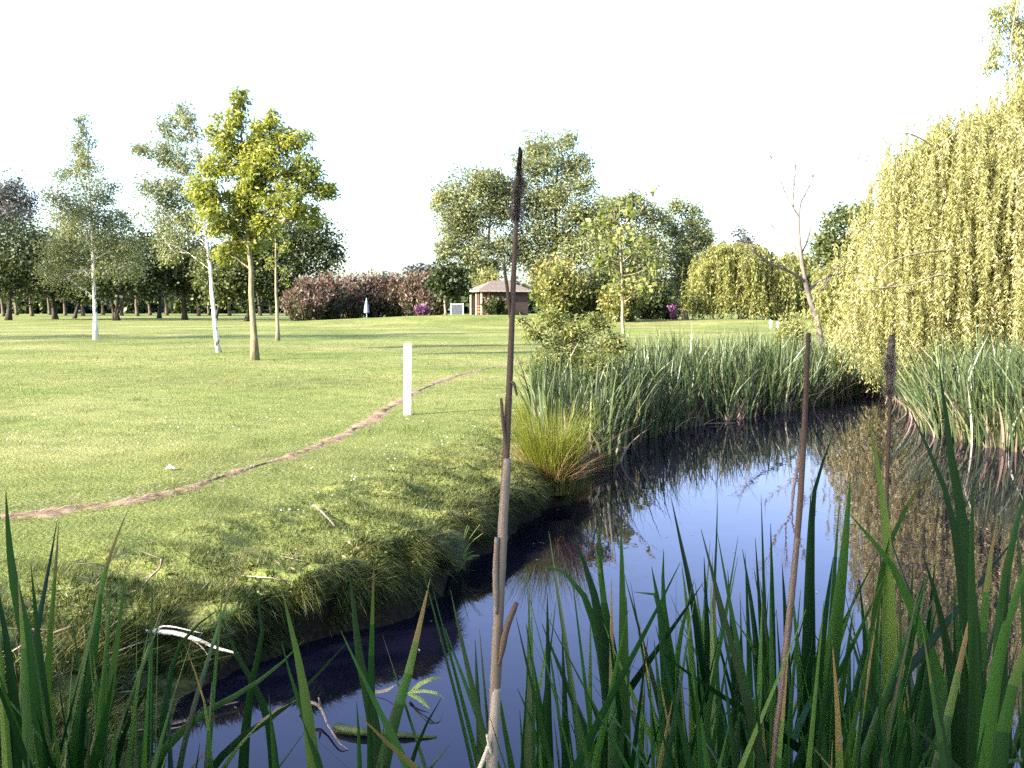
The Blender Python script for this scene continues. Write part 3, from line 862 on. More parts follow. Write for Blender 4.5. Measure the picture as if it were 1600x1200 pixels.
gh = 'reddish brown shrubs forming a tall hedge'
for i, (px, py, rx, ry, d, w) in enumerate([(478, 468, 36, 32, 100, 'leftmost, lower and rounder than the rest'), (512, 460, 34, 34, 104, 'between the rounded end shrub and the parasol'),
                                            (548, 462, 28, 30, 108, 'directly behind the parasol'), (583, 461, 28, 32, 110, 'just right of the parasol'),
                                            (618, 460, 28, 33, 110, 'middle of the right stretch'), (650, 459, 26, 34, 108, 'above the pink flowers'),
                                            (676, 458, 20, 30, 106, 'right end, beside the dark leafy tree')]):
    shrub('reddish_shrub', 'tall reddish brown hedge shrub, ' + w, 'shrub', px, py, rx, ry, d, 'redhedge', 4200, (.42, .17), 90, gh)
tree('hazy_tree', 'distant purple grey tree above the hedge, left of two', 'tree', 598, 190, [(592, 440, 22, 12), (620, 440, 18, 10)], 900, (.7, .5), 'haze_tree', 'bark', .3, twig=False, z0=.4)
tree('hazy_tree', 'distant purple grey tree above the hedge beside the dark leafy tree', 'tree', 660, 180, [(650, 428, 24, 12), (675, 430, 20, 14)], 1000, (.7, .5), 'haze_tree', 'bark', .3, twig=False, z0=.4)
tree('laurel_tree', 'small dark leafy tree with pale thin stem left of the hut', 'tree', 697, 88,
     [(690, 424, 18, 14), (712, 430, 18, 16), (680, 440, 14, 14), (700, 448, 24, 14), (718, 455, 14, 12)], 2600, (.34, .24), 'dark', 'palebark', .14, clus=10, sig=.36, twig=False, fork=.4)
shrub('flowering_bush', 'low pink flowering bush in front of the reddish hedge', 'bush', 657, 484, 12, 7, 88, 'pink', 900, (.22, .16), 20)
gp = 'tall pale willowy trees behind the hut'
tree('white_poplar', 'grey green tree with wide loose crown behind the hut roof', 'tree', 757, 112,
     [(705, 300, 26, 22), (735, 290, 30, 22), (768, 285, 30, 18), (790, 300, 22, 24), (745, 320, 34, 22), (710, 335, 24, 18), (775, 330, 28, 22), (715, 375, 26, 20), (740, 390, 26, 18), (780, 375, 22, 22), (760, 412, 34, 18), (698, 388, 18, 16), (725, 345, 30, 22), (690, 320, 16, 18), (740, 425, 24, 16)],
     26000, (.36, .16), 'poplar', 'bark', .42, top=300, group=gp, clus=13, sig=.32, fork=.25)
tree('white_poplar', 'tallest grey green tree, rising behind the black cattail head', 'tree', 862, 114,
     [(845, 225, 26, 20), (875, 222, 26, 18), (830, 255, 28, 22), (870, 262, 34, 26), (905, 255, 20, 22), (840, 295, 36, 24), (890, 300, 34, 24), (915, 285, 14, 18), (850, 335, 40, 26), (895, 345, 30, 26), (830, 370, 30, 24), (870, 385, 44, 28), (910, 395, 30, 28), (835, 410, 34, 24), (885, 425, 40, 24), (925, 350, 18, 24), (815, 395, 20, 22), (835, 318, 24, 20)],
     35000, (.36, .16), 'poplar', 'bark', .48, top=230, group=gp, clus=13, sig=.32, fork=.22)
tree('white_poplar', 'mid height grey green tree right of the tallest one', 'tree', 985, 112,
     [(955, 325, 30, 20), (985, 318, 26, 18), (1010, 335, 24, 20), (950, 365, 36, 24), (1000, 370, 30, 22), (940, 405, 34, 26), (990, 410, 34, 26), (1020, 400, 20, 26)],
     18000, (.36, .16), 'poplar', 'bark', .40, top=320, group=gp, clus=13, sig=.32, fork=.2)
tree('white_poplar', 'grey green tree beside the round far willow, right of the group', 'tree', 1070, 116,
     [(1065, 325, 20, 14), (1085, 340, 18, 18), (1050, 350, 22, 18), (1075, 370, 34, 22), (1098, 380, 16, 18), (1055, 400, 30, 24), (1080, 420, 28, 28), (1060, 455, 26, 24)],
     14000, (.36, .16), 'poplar', 'bark', .36, top=330, group=gp, clus=13, sig=.32, fork=.2)
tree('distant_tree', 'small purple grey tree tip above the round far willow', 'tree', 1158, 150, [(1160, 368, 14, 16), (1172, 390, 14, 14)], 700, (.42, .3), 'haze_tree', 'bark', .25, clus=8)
tree('park_oak', 'dark green tree with flat spreading crown left of the big willow', 'tree', 1345, 62,
     [(1312, 345, 30, 16), (1345, 335, 34, 16), (1385, 345, 30, 20), (1295, 370, 26, 14), (1330, 375, 30, 20), (1370, 385, 40, 24), (1350, 425, 38, 24), (1395, 425, 34, 30), (1300, 400, 30, 20), (1320, 430, 34, 22), (1285, 385, 18, 14)],
     13000, (.25, .13), 'mid', 'bark', .25, top=345, clus=13, sig=.32, fork=.35)
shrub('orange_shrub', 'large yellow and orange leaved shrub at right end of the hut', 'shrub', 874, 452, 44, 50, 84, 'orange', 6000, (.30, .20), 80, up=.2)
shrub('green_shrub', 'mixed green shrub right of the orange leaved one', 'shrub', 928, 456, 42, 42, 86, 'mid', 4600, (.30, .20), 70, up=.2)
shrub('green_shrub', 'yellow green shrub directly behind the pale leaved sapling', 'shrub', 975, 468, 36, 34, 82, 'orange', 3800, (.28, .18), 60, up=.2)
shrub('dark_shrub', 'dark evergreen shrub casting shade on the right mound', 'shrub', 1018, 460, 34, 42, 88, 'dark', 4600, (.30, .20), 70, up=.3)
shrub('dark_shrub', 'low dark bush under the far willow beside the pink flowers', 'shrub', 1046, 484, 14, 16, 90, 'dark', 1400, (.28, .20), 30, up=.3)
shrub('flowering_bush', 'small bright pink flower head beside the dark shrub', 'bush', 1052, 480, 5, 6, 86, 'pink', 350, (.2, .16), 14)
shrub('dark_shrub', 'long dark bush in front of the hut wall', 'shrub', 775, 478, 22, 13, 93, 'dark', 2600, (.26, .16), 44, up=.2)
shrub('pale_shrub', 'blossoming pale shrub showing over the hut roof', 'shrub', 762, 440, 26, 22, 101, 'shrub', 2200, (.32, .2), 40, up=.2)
shrub('green_shrub', 'low green bush with loose twigs at the foot of the bare tree', 'shrub', 1238, 512, 30, 24, 28, 'shrub', 2600, (.10, .05), 60, up=.3)


# weeping willows
def willow(name, label, trunk_px, d, dome, nb, per, nleaf, leaf, mat, zmin=.3, r0=.4, limbs=None, wisps=None, strand_r=.006, bund=.38, ztop_l=None, z0=None, yspread=.8):
    """dome: function(u in -1..1) -> top pixel y at px; strands hang from bundles over the dome and inside it"""
    bx = (trunk_px - 800) / F_PX * d
    b = np.array([bx, d, gz(bx, d) - .05 if z0 is None else z0])
    root = thing(name, b, label, 'tree')
    k = d / F_PX
    tr = MB(); st = MB(); lf = MB()
    top = max(P(px, py, d)[2] for px, py in dome)
    tpts = catmull([b, b + np.array([.2, .1, (top - b[2]) * .3]), b + np.array([-.1, 0, (top - b[2]) * .62])], 6)
    tr.tube(tpts, np.linspace(r0 * 1.2, r0 * .6, len(tpts)), 9, jitter=.15)
    xs_ = np.array([q[0] for q in dome], float); ys_ = np.array([q[1] for q in dome], float)
    half = (xs_[-1] - xs_[0]) / 2 * k; cxp = (xs_[0] + xs_[-1]) / 2
    for i in range(nb):
        px = rng.uniform(xs_[0], xs_[-1])
        u = (px - cxp) * k / half
        v = rng.uniform(-1, 1) ** (1 if i % 2 else 3) * math.sqrt(max(0, 1 - u * u * .85)) * yspread
        yy = d + v * half * .8
        tp = np.interp(px, xs_, ys_)
        zt = P(px, tp, d)[2]
        zt = zmin + (zt - zmin) * math.sqrt(max(.1, 1 - (abs(v) / yspread) ** 2.2 * .55)) if yspread > 0 else zt
        lev = rng.random() if i % 2 else rng.random() * .6
        hz = zt if lev < .45 else zmin + (zt - zmin) * rng.uniform(.35, 1)
        L_ = (hz - zmin) * rng.uniform(.35, 1.0) if lev < .8 else (hz - zmin) * rng.uniform(.8, 1.0)
        hub = np.array([(px - 800) * k, yy, hz])
        # arching bough from the trunk to the top of the bundle
        if i % 3 == 0:
            s = tpts[-1 - (i % 5)]
            m_ = (s + hub) / 2; m_[2] = max(hub[2], s[2]) + .12 * np.linalg.norm(hub - s) * .6
            m_[2] = min(m_[2], zt + .2)
            tr.tube(bez(s, m_, hub, 8), np.linspace(.07, .012, 8) * (r0 / .4), 4, cap=False)
        tb = rng.random()
        for j in range(per):
            o = hub + rng.normal(0, bund, 3) * np.array([1, 1, .5])
            ln = L_ * rng.uniform(.45, 1.05)
            t = np.linspace(0, 1, 7)
            out = rng.normal(0, .16, 2) * ln * .5
            sw = rng.normal(0, .02) * ln
            cx = np.stack([o[0] + out[0] * np.sqrt(t) + sw * np.sin(t * 3), o[1] + out[1] * np.sqrt(t), o[2] + .12 * np.sin(t * math.pi) * .4 - ln * t ** 1.25], -1)
            cx[:, 2] = np.maximum(cx[:, 2], zmin - .25)
            st.tube(cx, np.linspace(strand_r, strand_r * .5, 7), 3, cap=False)
            n = max(3, int(nleaf * ln))
            tt = rng.random(n) * 6
            i0 = np.minimum(tt.astype(int), 5); fr = (tt - i0)[:, None]
            p = cx[i0] * (1 - fr) + cx[i0 + 1] * fr
            a = rng.random(n) * 6.283
            dd = np.stack([np.cos(a) * .65, np.sin(a) * .65, -rng.uniform(.3, 1.1, n)], -1)
            dd /= np.linalg.norm(dd, axis=1)[:, None]
            sz = .7 + .6 * rng.random(n)
            lf.leaves(p, dd, rand_dir(n), leaf[0] * sz, leaf[1] * sz, np.clip(.5 + (tb - .5) * .5 + rng.normal(0, .22, n), 0, 1))
    for w in (limbs or []):
        c = catmull([P(px, py, d + dz) for px, py, dz in w], 6)
        tr.tube(c, np.linspace(.03, .008, len(c)), 5)
    build('trunk', tr, M['palebark'], root, b, smooth=True)
    build('branch', st, M['willow_twig'], root, b)
    build('crown', lf, M[mat], root, b)
    return root


M['willow_twig'] = noise_mat('yellow_twig', [(.3, (.30, .22, .06)), (.7, (.45, .36, .13))], 20, bump=.1)
willow('weeping_willow', 'huge golden green weeping willow trailing over the pond at right', 1560, 21.5,
       [(1358, 500), (1364, 450), (1388, 425), (1412, 345), (1424, 270), (1446, 226), (1470, 212), (1500, 198), (1540, 185), (1600, 150), (1680, 100), (1760, 140), (1850, 240), (1920, 400)],
       400, 16, 62, (.090, .0205), 'willow', zmin=.25, r0=.42, bund=.46, strand_r=.005,
       limbs=[[(1560, 380, 0), (1500, 390, -1.5), (1440, 395, -2.2), (1392, 410, -2.6), (1370, 435, -2.8)],
              [(1540, 330, 0), (1480, 250, -.8), (1430, 212, -1.2), (1385, 208, -1.4)],
              [(1550, 460, 0), (1480, 430, -2), (1420, 445, -2.6), (1345, 452, -2.8)],
              [(1600, 200, 0), (1585, 120, 0), (1580, 60, 0), (1600, -40, 0)]])
willow('weeping_willow', 'round far weeping willow standing on the lawn beyond the reeds', 1160, 92,
       [(1078, 470), (1082, 430), (1095, 402), (1120, 384), (1150, 380), (1180, 388), (1205, 402), (1225, 425), (1236, 460)],
       210, 9, 8, (.34, .11), 'willow_far', zmin=.75, r0=.45, bund=.45, strand_r=.012)
willow('weeping_willow', 'smaller far willow partly hidden behind the bare tree trunk', 1236, 96,
       [(1205, 440), (1215, 405), (1235, 395), (1260, 405), (1275, 430), (1280, 460)],
       90, 8, 8, (.34, .11), 'willow_far', zmin=.8, r0=.4, bund=.45, strand_r=.012)
willow('weeping_willow', 'pale far willow between the bare tree and the huge willow', 1325, 48,
       [(1278, 470), (1285, 430), (1300, 415), (1330, 408), (1365, 415), (1395, 440)],
       170, 10, 14, (.22, .06), 'willow_far', zmin=.6, r0=.25, bund=.32, strand_r=.008)
shrub('dark_shrub', 'dark thicket in the shade under the far willows', 'shrub', 1222, 484, 26, 14, 100, 'dark', 2200, (.3, .2), 40, up=.2)
# wispy top shoots of the huge willow
tree('tall_willow', 'thin lilac grey treetop showing at the top right corner', 'tree', 1640, 30, [(1578, 5, 16, 24), (1562, 50, 14, 34), (1548, 95, 10, 20), (1588, 80, 16, 44), (1610, 30, 26, 44), (1600, 130, 18, 30), (1556, 20, 12, 20)],
     4200, (.14, .04), 'willow', 'palebark', .12, top=-40, droop=.6, clus=9, sig=.3, fork=.5)

# unseen trees added left of and behind the viewer to shade lawn and reeds
def shade_tree(label, x, y, H, rx, rz, n, seed):
    k = F_PX / y if y > 3 else 0
    b = np.array([x, y, gz(x, y) - .05])
    root = thing('unseen_shade_tree', b, label, 'tree')
    tr = MB(); lf = MB()
    pts = b + np.array([0, 0, 1.0]) * np.linspace(0, H, 8)[:, None]
    tr.tube(pts, np.linspace(.16, .04, 8), 7)
    for i in range(26):
        c = b + np.array([0, 0, H]) + rand_dir(1)[0] * np.array([rx, rx, rz]) * rng.random() ** .4
        s = pts[5 + i % 3]
        tr.tube(bez(s, (s + c) / 2 - np.array([0, 0, .1]), c, 5), np.linspace(.05, .01, 5), 4, cap=False)
        m = n // 26
        lf.leaves(c + rng.normal(0, rx * .2, (m, 3)) * np.array([1, 1, rz / rx]), rand_dir(m), rand_dir(m), .22, .14, rng.random(m))
    build('trunk', tr, M['bark'], root, b); build('crown', lf, M['mid'], root, b)


SUN_AZ = np.array([-.86, -.51]); SUN_EL = R(24)
SUN_AZ /= np.linalg.norm(SUN_AZ)
for i, (x0, lb) in enumerate([(-52, 'farthest left of the shade trees beyond the left edge'), (-45, 'second of the shade trees beyond the left edge'), (-38, 'third of the shade trees beyond the left edge'),
                              (-31, 'nearest of the shade trees beyond the left edge')]):
    shade_tree('unseen tall tree added to shade the lawn, ' + lb, x0, 40 - 0.3 * i, 10.5 + .4 * i, 3.6, .8, 2600, i)  # flat crowns shaped to cast a thin shadow band across the lawn
hz = 5.2
tgt = np.array([.9, 1.6, .9])
Lh = (hz - tgt[2]) / math.tan(SUN_EL)
sx, sy = tgt[0] + SUN_AZ[0] * Lh, tgt[1] + SUN_AZ[1] * Lh
shade_tree('unseen leafy tree behind the viewer, added to shade the near reeds', sx, sy, hz, 1.9, 1.1, 3800, 9)
shade_tree('second unseen leafy tree behind the viewer, added to shade the near reeds', sx - 1.0, sy - 2.2, hz + .5, 1.8, 1.1, 3400, 10)

tg3 = np.array([-1.9, 3.6, .5]); L3 = (5.6 - tg3[2]) / math.tan(SUN_EL)
shade_tree('third unseen leafy tree, left behind the viewer, added to shade the near left shelf', tg3[0] + SUN_AZ[0] * L3, tg3[1] + SUN_AZ[1] * L3, 5.6, 1.3, .7, 2000, 11)

# ------------------------------------------------------------------ hut, parasol, gate
def hut():
    d = 94
    c = P(752, 490, d)            # near corner
    org = np.array([c[0], d, 1.25])
    root = thing('garden_hut', org, 'brown timber hut with grey pink hipped roof behind the mound', 'hut')
    root.rotation_euler = (0, 0, R(20))
    W, D, H = 4.9, 3.6, 2.35
    def part(name, mat, f):
        mb = MB(); f(mb)
        return link(name, mb.mesh(name), mat, root)
    part('front_wall', M['brownwall'], lambda m: [m.box((1.0, 0, 0), (W, .12, H)), m.box((W - .12, .123, 0), (W, D, H)), m.box((.12, D - .12, 0), (W - .123, D, H))])
    def left_wall(m):
        m.box((0.9, .123, 0), (1.02, D - .123, H))
        m.box((0, .9, 0), (.897, 1.02, 1.0)); m.box((0, .9, 1.0), (.897, 1.02, H))
    part('porch_wall', M['litwall'], left_wall)
    part('porch_panel', M['litwall'], lambda m: [m.box((0.02, 0.04, .0), (.98, .10, .12))])
    part('porch_post', M['cream'], lambda m: [m.box((-.02, -.02, 0), (.12, .12, H))])
    part('porch_post', M['cream'], lambda m: [m.box((-.02, D - .14, 0), (.12, D, H))])
    part('porch_post', M['cream'], lambda m: [m.box((-.02, D * .45, 0), (.12, D * .45 + .14, H))])
    def rails(m):
        for z in (.35, .65, .92): m.box((.03, .123, z), (.09, D * .45 - .003, z + .07))
    part('porch_rail', M['orangewood'], rails)
    wf = part('window', M['cream'], lambda m: [m.box((.25, .86, 1.15), (.7, .897, 1.22)), m.box((.25, .86, 1.75), (.7, .897, 1.82)), m.box((.25, .86, 1.223), (.31, .897, 1.747)), m.box((.64, .86, 1.223), (.7, .897, 1.747))])
    gp_ = MB(); gp_.box((.313, .875, 1.223), (.637, .885, 1.747)); link('pane', gp_.mesh('pane'), M['glass'], wf)
    wf = part('window', M['cream'], lambda m: [m.box((.875, 1.5, 1.05), (.897, 1.57, 1.8)), m.box((.875, 2.2, 1.05), (.897, 2.27, 1.8)), m.box((.875, 1.573, 1.05), (.897, 2.197, 1.12)), m.box((.875, 1.573, 1.73), (.897, 2.197, 1.8))])
    gp_ = MB(); gp_.box((.883, 1.573, 1.123), (.89, 2.197, 1.727)); link('pane', gp_.mesh('pane'), M['glass'], wf)
    o = .42
    def roof(m):
        e = [(-o, -o, H + .15), (W + o, -o, H + .15), (W + o, D + o, H + .15), (-o, D + o, H + .15), (1.7, D / 2, H + 1.15), (W - 1.7, D / 2, H + 1.15)]
        m.add(e, [(0, 1, 5, 4), (2, 3, 4, 5), (3, 2, 1, 0)], [(1, 2, 5), (3, 0, 4)])
    part('roof', M['roof'], roof)
    part('fascia', M['cream'], lambda m: [m.box((-o, -o, H), (W + o, -o + .05, H + .147)), m.box((-o, D + o - .05, H), (W + o, D + o, H + .147)),
                                          m.box((-o, -o + .053, H), (-o + .05, D + o - .053, H + .147)), m.box((W + o - .05, -o + .053, H), (W + o, D + o - .053, H + .147))])


hut()
c = P(714, 489, 92); zg = gz(c[0], 92)
g_ = thing('garden_gate', (c[0], 92, zg), 'grey panelled gate with white posts left of the hut', 'gate')
mb = MB(); mb.box((-.52, -.02, .12), (.50, .02, 1.02))
for i in range(9): mb.box((-.5 + i * .11, -.035, .13), (-.41 + i * .11, -.023, 1.0))
link('panel', mb.mesh('panel'), M['greypanel'], g_)
for sx_ in (-.62, .53):
    mb = MB(); mb.box((sx_, -.06, 0), (sx_ + .1, .06, 1.1)); mb.box((sx_ - .015, -.075, 1.1), (sx_ + .115, .075, 1.14))
    link('post', mb.mesh('post'), M['white'], g_)
mb = MB(); mb.box((-.517, -.03, 1.03), (.527, .03, 1.09)); link('rail', mb.mesh('rail'), M['white'], g_)

c = P(573, 490, 92); zg = gz(c[0], 92)
g_ = thing('garden_parasol', (c[0], 92, zg), 'closed pale blue parasol standing before the reddish hedge', 'parasol')
mb = MB(); mb.tube([(0, 0, 0), (0, 0, 1), (0, 0, 1.95)], .03, 8); link('pole', mb.mesh('pole', True), M['white'], g_)
mb = MB()
zz = np.array([.55, .6, .9, 1.3, 1.6, 1.82, 1.86]); rr = np.array([.22, .23, .20, .15, .10, .04, .02])
th = np.arange(16) * 2 * math.pi / 16
fold = 1 + .22 * (np.arange(16) % 2)
V = np.stack([(rr[:, None] * fold) * np.cos(th), (rr[:, None] * fold) * np.sin(th), np.repeat(zz[:, None], 16, 1)], -1).reshape(-1, 3)
i_, j_ = np.meshgrid(np.arange(6), np.arange(16), indexing='ij')
mb.add(V, np.stack([i_ * 16 + j_, i_ * 16 + (j_ + 1) % 16, (i_ + 1) * 16 + (j_ + 1) % 16, (i_ + 1) * 16 + j_], -1).reshape(-1, 4))
link('canopy', mb.mesh('canopy', True), M['parasol'], g_)
mb = MB(); mb.tube([(0, 0, 0), (0, 0, .06), (0, 0, .1)], np.array([.3, .28, .06]), 14); link('base', mb.mesh('base'), M['greypanel'], g_)

# small white markers on the far right green
for px, lb, h in ((1204, 'left one of two small white tee markers on the far green', .62), (1215, 'right one of two small white tee markers on the far green', .5)):
    c = G(px, 512, .6); zg = gz(c[0], c[1])
    t_ = thing('tee_marker', (c[0], c[1], zg), lb, 'marker')
    mb = MB(); mb.tube([(0, 0, -.05), (0, 0, h * .5), (0, 0, h)], .05, 8); link('post', mb.mesh('post'), M['white'], t_)
    mb = MB(); mb.box((-.13, -.075, h * .55), (.13, -.055, h * .85)); link('plate', mb.mesh('plate'), M['white'], t_)

# ------------------------------------------------------------------ white stake and litter
c = G(636, 648, .5); zg = gz(c[0], c[1])
mb = MB()
k = c[1] / F_PX
w_, t_, h_ = .052, .03, 112 * k
V = []
for z, s in ((-.12, 1), (h_ - .012, 1), (h_, .86)):
    V += [(-w_ * s, -t_ * s, z), (w_ * s, -t_ * s, z), (w_ * s, t_ * s, z), (-w_ * s, t_ * s, z)]
Q = [(8, 9, 10, 11)] + [(a + i, a + (i + 1) % 4, a + 4 + (i + 1) % 4, a + 4 + i) for a in (0, 4) for i in range(4)]
mb.add(V, Q)
o = link('marker_stake', mb.mesh('marker_stake'), M['white'], None, (c[0], c[1], zg))
o.rotation_euler = (R(-1), R(1.2), R(14))
tag(o, 'upright white painted stake standing beside the footpath', 'stake')

c = G(267, 735, .5); zg = gz(c[0], c[1])
n = 9
xx, yy = np.meshgrid(np.linspace(-.045, .045, n), np.linspace(-.035, .035, n))
zz = .012 + .035 * np.abs(vnoise(xx * 40 + 5, yy * 40)) * 2 + .02 * np.exp(-((xx + .01) / .02) ** 2)
ii = np.arange(n * n).reshape(n, n)
mb = MB(); mb.add(np.stack([xx, yy, zz], -1).reshape(-1, 3), np.stack([ii[:-1, :-1], ii[:-1, 1:], ii[1:, 1:], ii[1:, :-1]], -1).reshape(-1, 4))
tag(link('crumpled_paper', mb.mesh('crumpled_paper'), M['paper'], None, (c[0], c[1], zg)), 'scrap of crumpled white paper on the lawn near the path', 'litter')

# driftwood and twigs
UP = np.array([0, 0, 1.0])


def stick(name, label, pts, r, mat, cat='stick', k=7, jit=.25, forks=()):
    w = catmull(pts, 6)
    mb = MB(); rad = np.linspace(r[0], r[1], len(w)) * (1 + .25 * vnoise(np.arange(len(w)) * .7, np.zeros(len(w)) + r[0] * 99))
    mb.tube(w, rad, k, jitter=jit)
    for f in forks:
        fw = catmull(f[0], 5); mb.tube(fw, np.linspace(f[1], f[1] * .4, len(fw)), 5, jitter=jit)
    return tag(build(name, mb, mat, None, w[0], smooth=True), label, cat)


_a = hit(228, 1000) + UP * .05; _b = G(380, 1010, .14); _b[1] = _b[1] * .98
_m = lambda t: _a * (1 - t) + _b * t + UP * (.03 * math.sin(math.pi * min(1, t * 1.3)))
stick('driftwood_branch', 'pale weathered branch jutting out over dark water at left', [_m(0), _m(.3), _m(.55), _m(.8), _m(1)], (.017, .006), M['driftwood'],
      'branch', forks=[([_m(.1) + UP * .01, _m(.25) + UP * .035, _m(.62) + UP * .05], .007), ([_m(.45), _m(.6) - UP * .03, _m(.7) - UP * .08], .006)])
stick('bent_twig', 'short pale bent twig lying on the grassy shelf at left', [hit(212, 940) + UP * .03, hit(226, 928) + UP * .06, hit(238, 920) + UP * .08, hit(238, 920) + UP * .13 + np.array([.05, 0, 0]), hit(238, 920) + UP * .18 + np.array([.06, 0, 0])], (.005, .008), M['twig'], 'twig')
for pts, lb in (([(490, 798), (505, 812), (523, 832)], 'upper of two pinkish twigs lying on the bank'), ([(545, 858), (562, 876), (580, 893)], 'lower of two pinkish twigs, near the bank edge')):
    q = [hit(px, py) + UP * .05 for px, py in pts]
    stick('fallen_twig', lb, q, (.008, .005), M['twig'], 'twig', forks=[([q[1], q[1] + np.array([.08, .03, .03])], .004)])
stick('floating_rhizome', 'mossy green rhizome floating near the front of the pond', [G(525, 1138, .01), G(560, 1143, .02), G(600, 1145, .02), G(650, 1150, .01), G(682, 1152, 0)], (.026, .006), M['log'], 'rhizome', k=9)
q = [G(512, 1132, .03), G(500, 1105, .06), G(485, 1098, .07)]
stick('dead_stem', 'crooked pale dead stem floating left of the mossy rhizome', q + [G(470, 1100, .03)], (.006, .012), M['twig'], 'stem', forks=[([q[1], G(498, 1090, .11)], .009), ([q[0], G(530, 1160, .02), G(545, 1172, .0)], .006)])
stick('fallen_stick', 'thin brown fallen stick lying on the water before the far reeds', [G(1040, 664, .02), G(1090, 662, .03), G(1150, 661, .02)], (.012, .008), M['twig'], 'stem')


# strips: typha leaves and broad leaves
def strip(mb, pts, width, nrm_ref, taper=.45, fold=.25, tint=.5, segs=16, twist=0.0, base=.8, dry=False):
    c = curve(pts, segs + 8)
    m = len(c); t = np.linspace(0, 1, m)
    tg = np.gradient(c, axis=0); tg /= np.linalg.norm(tg, axis=1)[:, None]
    sd = np.cross(tg, nrm_ref); sd /= np.linalg.norm(sd, axis=1)[:, None] + 1e-9
    nn = np.cross(sd, tg)
    ang = twist * (t - .3)
    sd2 = sd * np.cos(ang)[:, None] + nn * np.sin(ang)[:, None]
    nn2 = np.cross(sd2, tg)
    w = width * .5 * np.minimum(base + (1 - base) * t / .4, 1) * np.where(t > 1 - taper, np.clip((1 - t) / taper, 0, 1) ** .75, 1)
    w = np.maximum(w, .0004)
    L_ = c - sd2 * w[:, None]; R_ = c + sd2 * w[:, None]; C_ = c + nn2 * (w * fold)[:, None]
    V = np.stack([L_, C_, R_], 1).reshape(-1, 3)
    i = np.arange(m - 1) * 3
    q = np.concatenate([np.stack([i, i + 1, i + 4, i + 3], -1), np.stack([i + 1, i + 2, i + 5, i + 4], -1)])
    ti = np.full(m - 1, float(tint))
    if dry: ti = np.maximum(ti, sstep(.80, 1.0, np.linspace(0, 1, m - 1) + rng.uniform(-.05, .05)) * 1.0)
    mb.add(V, q, None, np.concatenate([ti, ti]))


# pale broken leaf floating, dock plant
def broken_leaf():
    c = G(645, 1083, .03)
    root = thing('broken_leaf', c, 'yellowed broken leaf shoot floating left of the tall stalk', 'leaf')
    for pts, w in (([(640, 1085, .02), (655, 1070, .08), (672, 1062, .12), (692, 1058, .12)], .03), ([(638, 1082, .03), (665, 1080, .07), (684, 1084, .08), (694, 1092, .03)], .025),
                   ([(640, 1084, .03), (655, 1092, .03), (672, 1108, .01)], .03), ([(582, 1082, .01), (605, 1078, .03), (618, 1070, .06)], .02)):
        mb = MB(); strip(mb, [G(*p) for p in pts], w, np.array([.2, -.6, .8]), tint=.85 * rng.random() + .15, segs=12)
        build('leaf_blade', mb, M['dock'] if w > .022 else M['dry_leaf'], root, c)


broken_leaf()


def dock():
    c = G(716, 893, 0.0); b = c.copy(); b[2] = .0
    root = thing('dock_plant', b, 'bright green leafy weed at the foot of the bank by the water', 'plant')
    for i in range(11):
        a = rng.uniform(-2.6, -.3) if i < 8 else rng.random() * 6.28
        ln = rng.uniform(.14, .28); up = rng.uniform(.10, .34)
        e = b + np.array([math.cos(a) * ln, math.sin(a) * ln * .7, up])
        mb = MB(); strip(mb, [b, (b + e) / 2 + np.array([0, 0, .05]), e], rng.uniform(.03, .055), np.array([-.3, -.6, .8]), taper=.6, tint=rng.random(), base=.25)
        build('leaf', mb, M['dock'], root, b)
    for i in range(4):
        e = b + np.array([rng.uniform(-.02, .22), rng.uniform(-.1, .1), rng.uniform(.28, .42)])
        mb = MB(); mb.tube(bez(b, b + np.array([.02, 0, .2]), e, 6), np.linspace(.004, .002, 6), 4)
        build('stem', mb, M['dock'], root, b)


dock()


# grass tussock on the corner of the bank
def tussock(label, px, py, rad, n, hgt, dry=.25, spread=1.0):
    c = G(px, py, .22); b = np.array([c[0], c[1], gz(c[0], c[1]) - .03])
    mb = MB()
    a = rng.random(n) * 6.283; r = np.sqrt(rng.random(n)) * rad
    p = b + np.stack([np.cos(a) * r, np.sin(a) * r, 0 * r], -1)
    isdry = rng.random(n) < dry
    h = hgt * rng.uniform(.55, 1.1, n) * np.where(isdry, .75, 1)
    a2 = a + rng.normal(0, .5, n)
    out = h * np.where(isdry, rng.uniform(.3, 1.15, n), rng.uniform(.08, .5, n)) * spread
    lean = np.stack([np.cos(a2) * out, np.sin(a2) * out, -np.where(isdry, .55, .12) * h * rng.random(n)], -1)
    tint = np.where(isdry, rng.uniform(.8, 1, n), rng.uniform(0, .75, n))
    mb.blades(p, lean, h, rng.uniform(.004, .008, n), tint, 5)
    return tag(build('grass_tussock', mb, M['tussock'], None, b), label, 'grass tussock')


tussock('big yellow green grass tussock with dry stems arching over the water', 862, 756, .24, 1900, 1.0, .32, 1.15)
tussock('shorter grass tussock behind the big one, on the bank corner', 838, 690, .22, 700, .55, .15)
tussock('brownish dry tussock leaning over the water right of the big one', 890, 748, .20, 500, .45, .75, 1.4)


